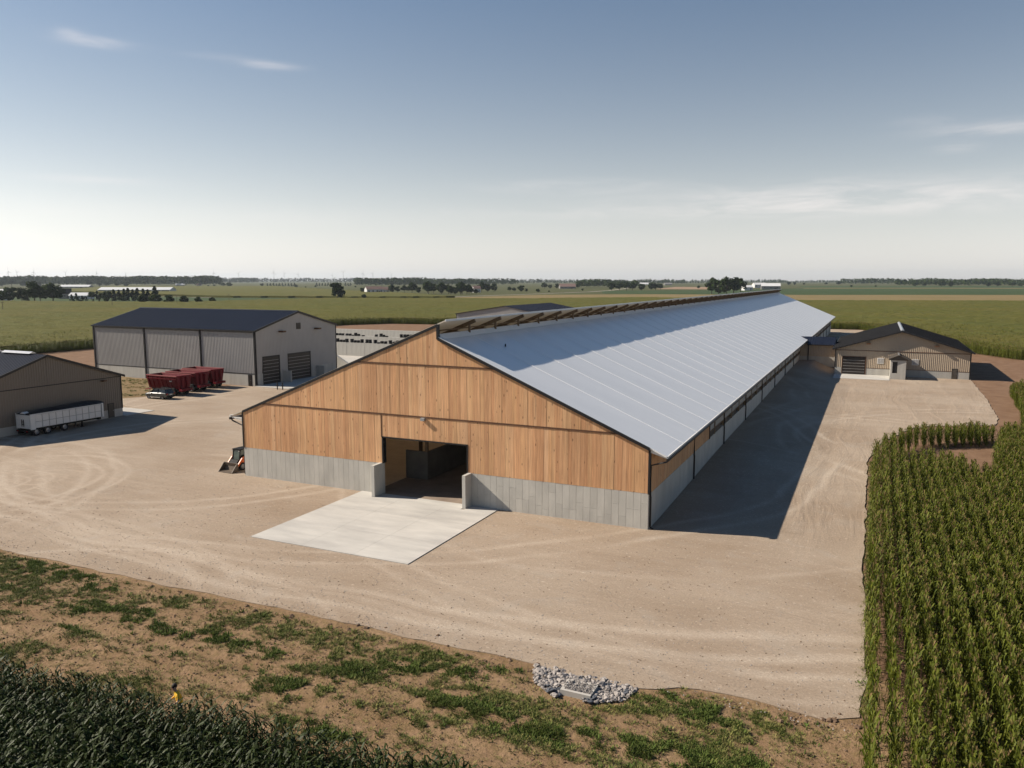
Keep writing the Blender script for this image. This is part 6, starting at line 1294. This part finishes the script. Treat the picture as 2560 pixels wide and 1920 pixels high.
forest('ridge_forest', 'wooded strip on the horizon behind the barn ridge', [(3, 760, 1400, 172, 127, 24, 2), (3, 1330, 1860, 206, 128, 24, 3), (3, 1850, 2260, 176, 128, 24, 2), (4, 540, 960, 172, 128, 24, 2), (4, 930, 1620, 168, 130, 24, 2)], 4)
forest('right_forest', 'low dark wood along the horizon at the right', [(4, 1600, 2300, 164, 138, 24, 2), (5, 0, 660, 164, 138, 24, 2), (5, 640, 1130, 180, 119, 28, 3), (5, 1120, 3000, 193, 121, 30, 4)], 5)

def far_building(label, z, xl, xr, yb, ye, yr, depth, wall, roof, rot=0, cat='building', name='farm_building', nwin=3):
    p0 = gpt(z, xl, yb); p1 = gpt(z, xr, yb); c = (p0 + p1) / 2; w = (p1 - p0).length; he, _ = hgt(z, (xl + xr) / 2, yb, ye); hr, _ = hgt(z, (xl + xr) / 2, yb, yr)
    t = thing(name, label, cat, c, math.atan2(p1.y - p0.y, p1.x - p0.x) + rot); w /= max(.6, math.cos(rot)); d = depth
    MB().prism([(0, 0), (d, 0), (d, he), (d / 2, hr - .2), (0, he)], 'x', -w / 2, w / 2).build('wall', M[wall], t)
    r = MB(); o = .5
    r._add([(-w / 2 - o, -o, he - .1), (w / 2 + o, -o, he - .1), (w / 2 + o, d / 2, hr + .1), (-w / 2 - o, d / 2, hr + .1), (-w / 2 - o, d + o, he - .1), (w / 2 + o, d + o, he - .1)], [(0, 1, 2, 3), (3, 2, 5, 4)]); r._add([(-w / 2 - o, -o, he - .35), (w / 2 + o, -o, he - .35), (w / 2 + o, -o, he - .11), (-w / 2 - o, -o, he - .11)], [(0, 1, 2, 3)])
    r.build('roof', M[roof], t)
    for k in range(nwin):
        x = -w / 2 + w * (k + .5) / nwin; f = MB().box(x - w * .06, x + w * .06, -.08, .05, he * .35, he * .75).build('window', M['housewhite'], t); MB().box(x - w * .05, x + w * .05, -.11, -.07, he * .39, he * .71).build('pane', M['darkwin'], f)
    MB().box(-w * .05 + w * .25, w * .05 + w * .25, -.09, .04, 0, he * .62).build('door', M['mandoor'], t)
    return t
far_building('white house cut off by the left picture edge', 1, -60, 45, 326, 250, 218, 10, 'housewhite', 'farroof', .1, 'house', 'farmhouse')
far_building('dark gabled house hidden behind the left farmstead trees', 1, 520, 605, 300, 255, 212, 9, 'housegrey', 'char', .5, 'house', 'farmhouse')
far_building('low white shed behind the small farm lawn spruces', 1, 600, 765, 303, 272, 248, 12, 'housewhite', 'farroof', .1)
far_building('very long white roofed barn behind the shelter belt', 1, 855, 1460, 246, 222, 201, 26, 'housewhite', 'farroof', .06, 'barn', 'livestock_barn', 8)
far_building('long white roofed barn far off before the left forest', 1, 520, 760, 207, 195, 180, 26, 'housegrey', 'farroof', .1, 'barn', 'livestock_barn', 6)
far_building('grey far farm shed before the left forest', 1, 1520, 1590, 192, 180, 167, 18, 'housegrey', 'farroof', .3, 'barn', 'livestock_barn', 2)
far_building('tiny pale house right of the grey far farm shed', 1, 1695, 1735, 192, 182, 168, 10, 'housewhite', 'redroof', .2, 'house', 'farmhouse', 2)
far_building('white farmhouse barn with reddish roof in the middle distance', 2, 1242, 1372, 253, 218, 194, 11, 'housewhite', 'redroof', .5, 'house', 'farmhouse', 4)
far_building('small white annex at the right of the white farmhouse', 2, 1372, 1430, 250, 222, 198, 8, 'housewhite', 'redroof', .2, 'house', 'farmhouse', 2)
far_building('brick coloured house with hipped red roof among small trees', 3, 432, 490, 246, 212, 188, 9, 'housewhite', 'redroof', .35, 'house', 'farmhouse', 2)
far_building('long barn with rusty red roof among distant trees', 3, 1175, 1312, 213, 195, 170, 16, 'housegrey', 'redroof', .1, 'barn', 'livestock_barn', 4)
far_building('far white barn beyond the trees over the ridge', 4, 330, 446, 181, 174, 161, 24, 'housewhite', 'farroof', .05, 'barn', 'livestock_barn', 4)
far_building('small grey far farm with a silo on the horizon', 4, 560, 625, 182, 174, 162, 16, 'housegrey', 'housegrey', .1, 'barn', 'livestock_barn', 2)
far_building('small white roofed barn right beside the dark grove', 4, 1248, 1322, 229, 200, 183, 16, 'housewhite', 'farroof', .15, 'barn', 'livestock_barn', 2)
far_building('white roofed far barn behind the two nearer barns', 4, 1335, 1440, 205, 178, 162, 18, 'housewhite', 'farroof', .1, 'barn', 'livestock_barn', 3)
far_building('large white roofed barn with shaded end over the ridge end', 4, 1400, 1552, 222, 190, 166, 22, 'housegrey', 'farroof', -.25, 'barn', 'livestock_barn', 3)
for i, (z, x, yb, yt) in enumerate([(1, 27, 430, 318), (1, 972, 386, 268), (1, 1530, 361, 262), (1, 1980, 336, 258), (2, 1385, 268, 208), (2, 1865, 262, 200)]):
    h, p = hgt(z, x, yb, yt); t = thing('utility_pole', '%s thin utility pole crossing the left fields, counted from the left' % ['first', 'second', 'third', 'fourth', 'fifth', 'sixth'][i], 'utility pole', p, .6, 'utility poles across the fields')
    MB().tube([(0, 0, 0), (0, 0, h)], .16, 6, .11).build('pole', M['pole'], t); MB().box(-1.2, 1.2, -.07, .07, h - 1.0, h - .85).build('crossarm', M['pole'], t)
    for s in (-1, 0, 1): MB().lathe([(0, 0), (.07, 0), (.05, .2), (0, .2)], (s * 1.05, 0, h - (.85 if s else 0)), n=6).build('insulator', M['galv'], t)
def turbines():
    hub = 58.0; tw = MB().tube([(0, 0, 0), (0, 0, hub)], 1.7, 8, 1.0).mesh('tower', M['turbine']); nc = MB().box(-1.3, 1.3, -2.2, 4.5, hub - .8, hub + 1.6).mesh('nacelle', M['turbine']); sp = MB().lathe([(0, -4.2), (.9, -3.4), (1.3, -2.2), (0, -2.2)], (0, 0, hub + .4), 'y', 8).mesh('spinner', M['turbine'])
    bl2 = MB(); bl2._add([(-.55, 0, .8), (.55, 0, .8), (1.0, .1, 6), (-.6, -.1, 6), (.35, .05, 27), (-.15, -.05, 27), (-.55, .35, .8), (.55, .35, .8), (1.0, .35, 6), (-.6, .2, 6), (.35, .15, 27), (-.15, .05, 27)], [(0, 1, 2, 3), (3, 2, 4, 5), (6, 9, 8, 7), (9, 11, 10, 8), (0, 3, 9, 6), (1, 7, 8, 2), (3, 5, 11, 9), (2, 8, 10, 4), (4, 10, 11, 5)]); bl2 = bl2.mesh('blade', M['turbine'])
    for i, (z, x, yt) in enumerate([(1, 70, 62), (1, 145, 68), (1, 290, 65), (1, 565, 70), (1, 835, 75), (1, 1085, 80), (1, 1845, 72), (2, 125, 80), (2, 430, 68), (2, 520, 78), (2, 640, 86), (2, 1030, 70), (2, 1200, 76), (2, 1285, 80), (2, 1445, 84), (2, 935, 92)]):
        d = ray(z, x, yt); q = 5400 / math.hypot(d.x, d.y); top_z = 17.4 + d.z * q; s = top_z / hub
        t = thing('wind_turbine', 'faint %s wind turbine on the hazy left horizon, counted from the left' % ['first', 'second', 'third', 'fourth', 'fifth', 'sixth', 'seventh', 'eighth', 'ninth', 'tenth', 'eleventh', 'twelfth', 'fourteenth', 'fifteenth', 'sixteenth', 'thirteenth'][i if i < 12 else i] if False else 'faint wind turbine on the hazy left horizon', 'wind turbine', (d.x * q, d.y * q, -.3), math.atan2(d.y, d.x) - math.pi / 2 + random.uniform(-.5, .5), 'wind turbines on the horizon'); t.scale = (.55 * s, .55 * s, s * .96)
        link_mesh('tower', tw, t); link_mesh('nacelle', nc, t); link_mesh('spinner', sp, t); a0 = random.uniform(0, 2)
        for k in range(3): o = link_mesh('blade', bl2, t, (0, -3.0, hub + .4)); o.rotation_euler = (0, a0 + k * 2.0944, 0)
turbines()
# the hazy air of a summer afternoon
hz = MB().box(-12500, 12500, -3500, 12500, -1.4, 130).build('haze', [])
tag(hz, 'thin pale haze over the plain', 'haze', kind='stuff')
hm = bpy.data.materials.new('summer_haze'); hm.use_nodes = True; nt = hm.node_tree; nt.nodes.clear()
ho = nt.nodes.new('ShaderNodeOutputMaterial'); hv = nt.nodes.new('ShaderNodeVolumePrincipled'); hv.inputs['Color'].default_value = (.80, .90, 1.0, 1); hv.inputs['Density'].default_value = 4.2e-5; hv.inputs['Anisotropy'].default_value = .25
nt.links.new(hv.outputs[0], ho.inputs['Volume']); hz.data.materials.append(hm)
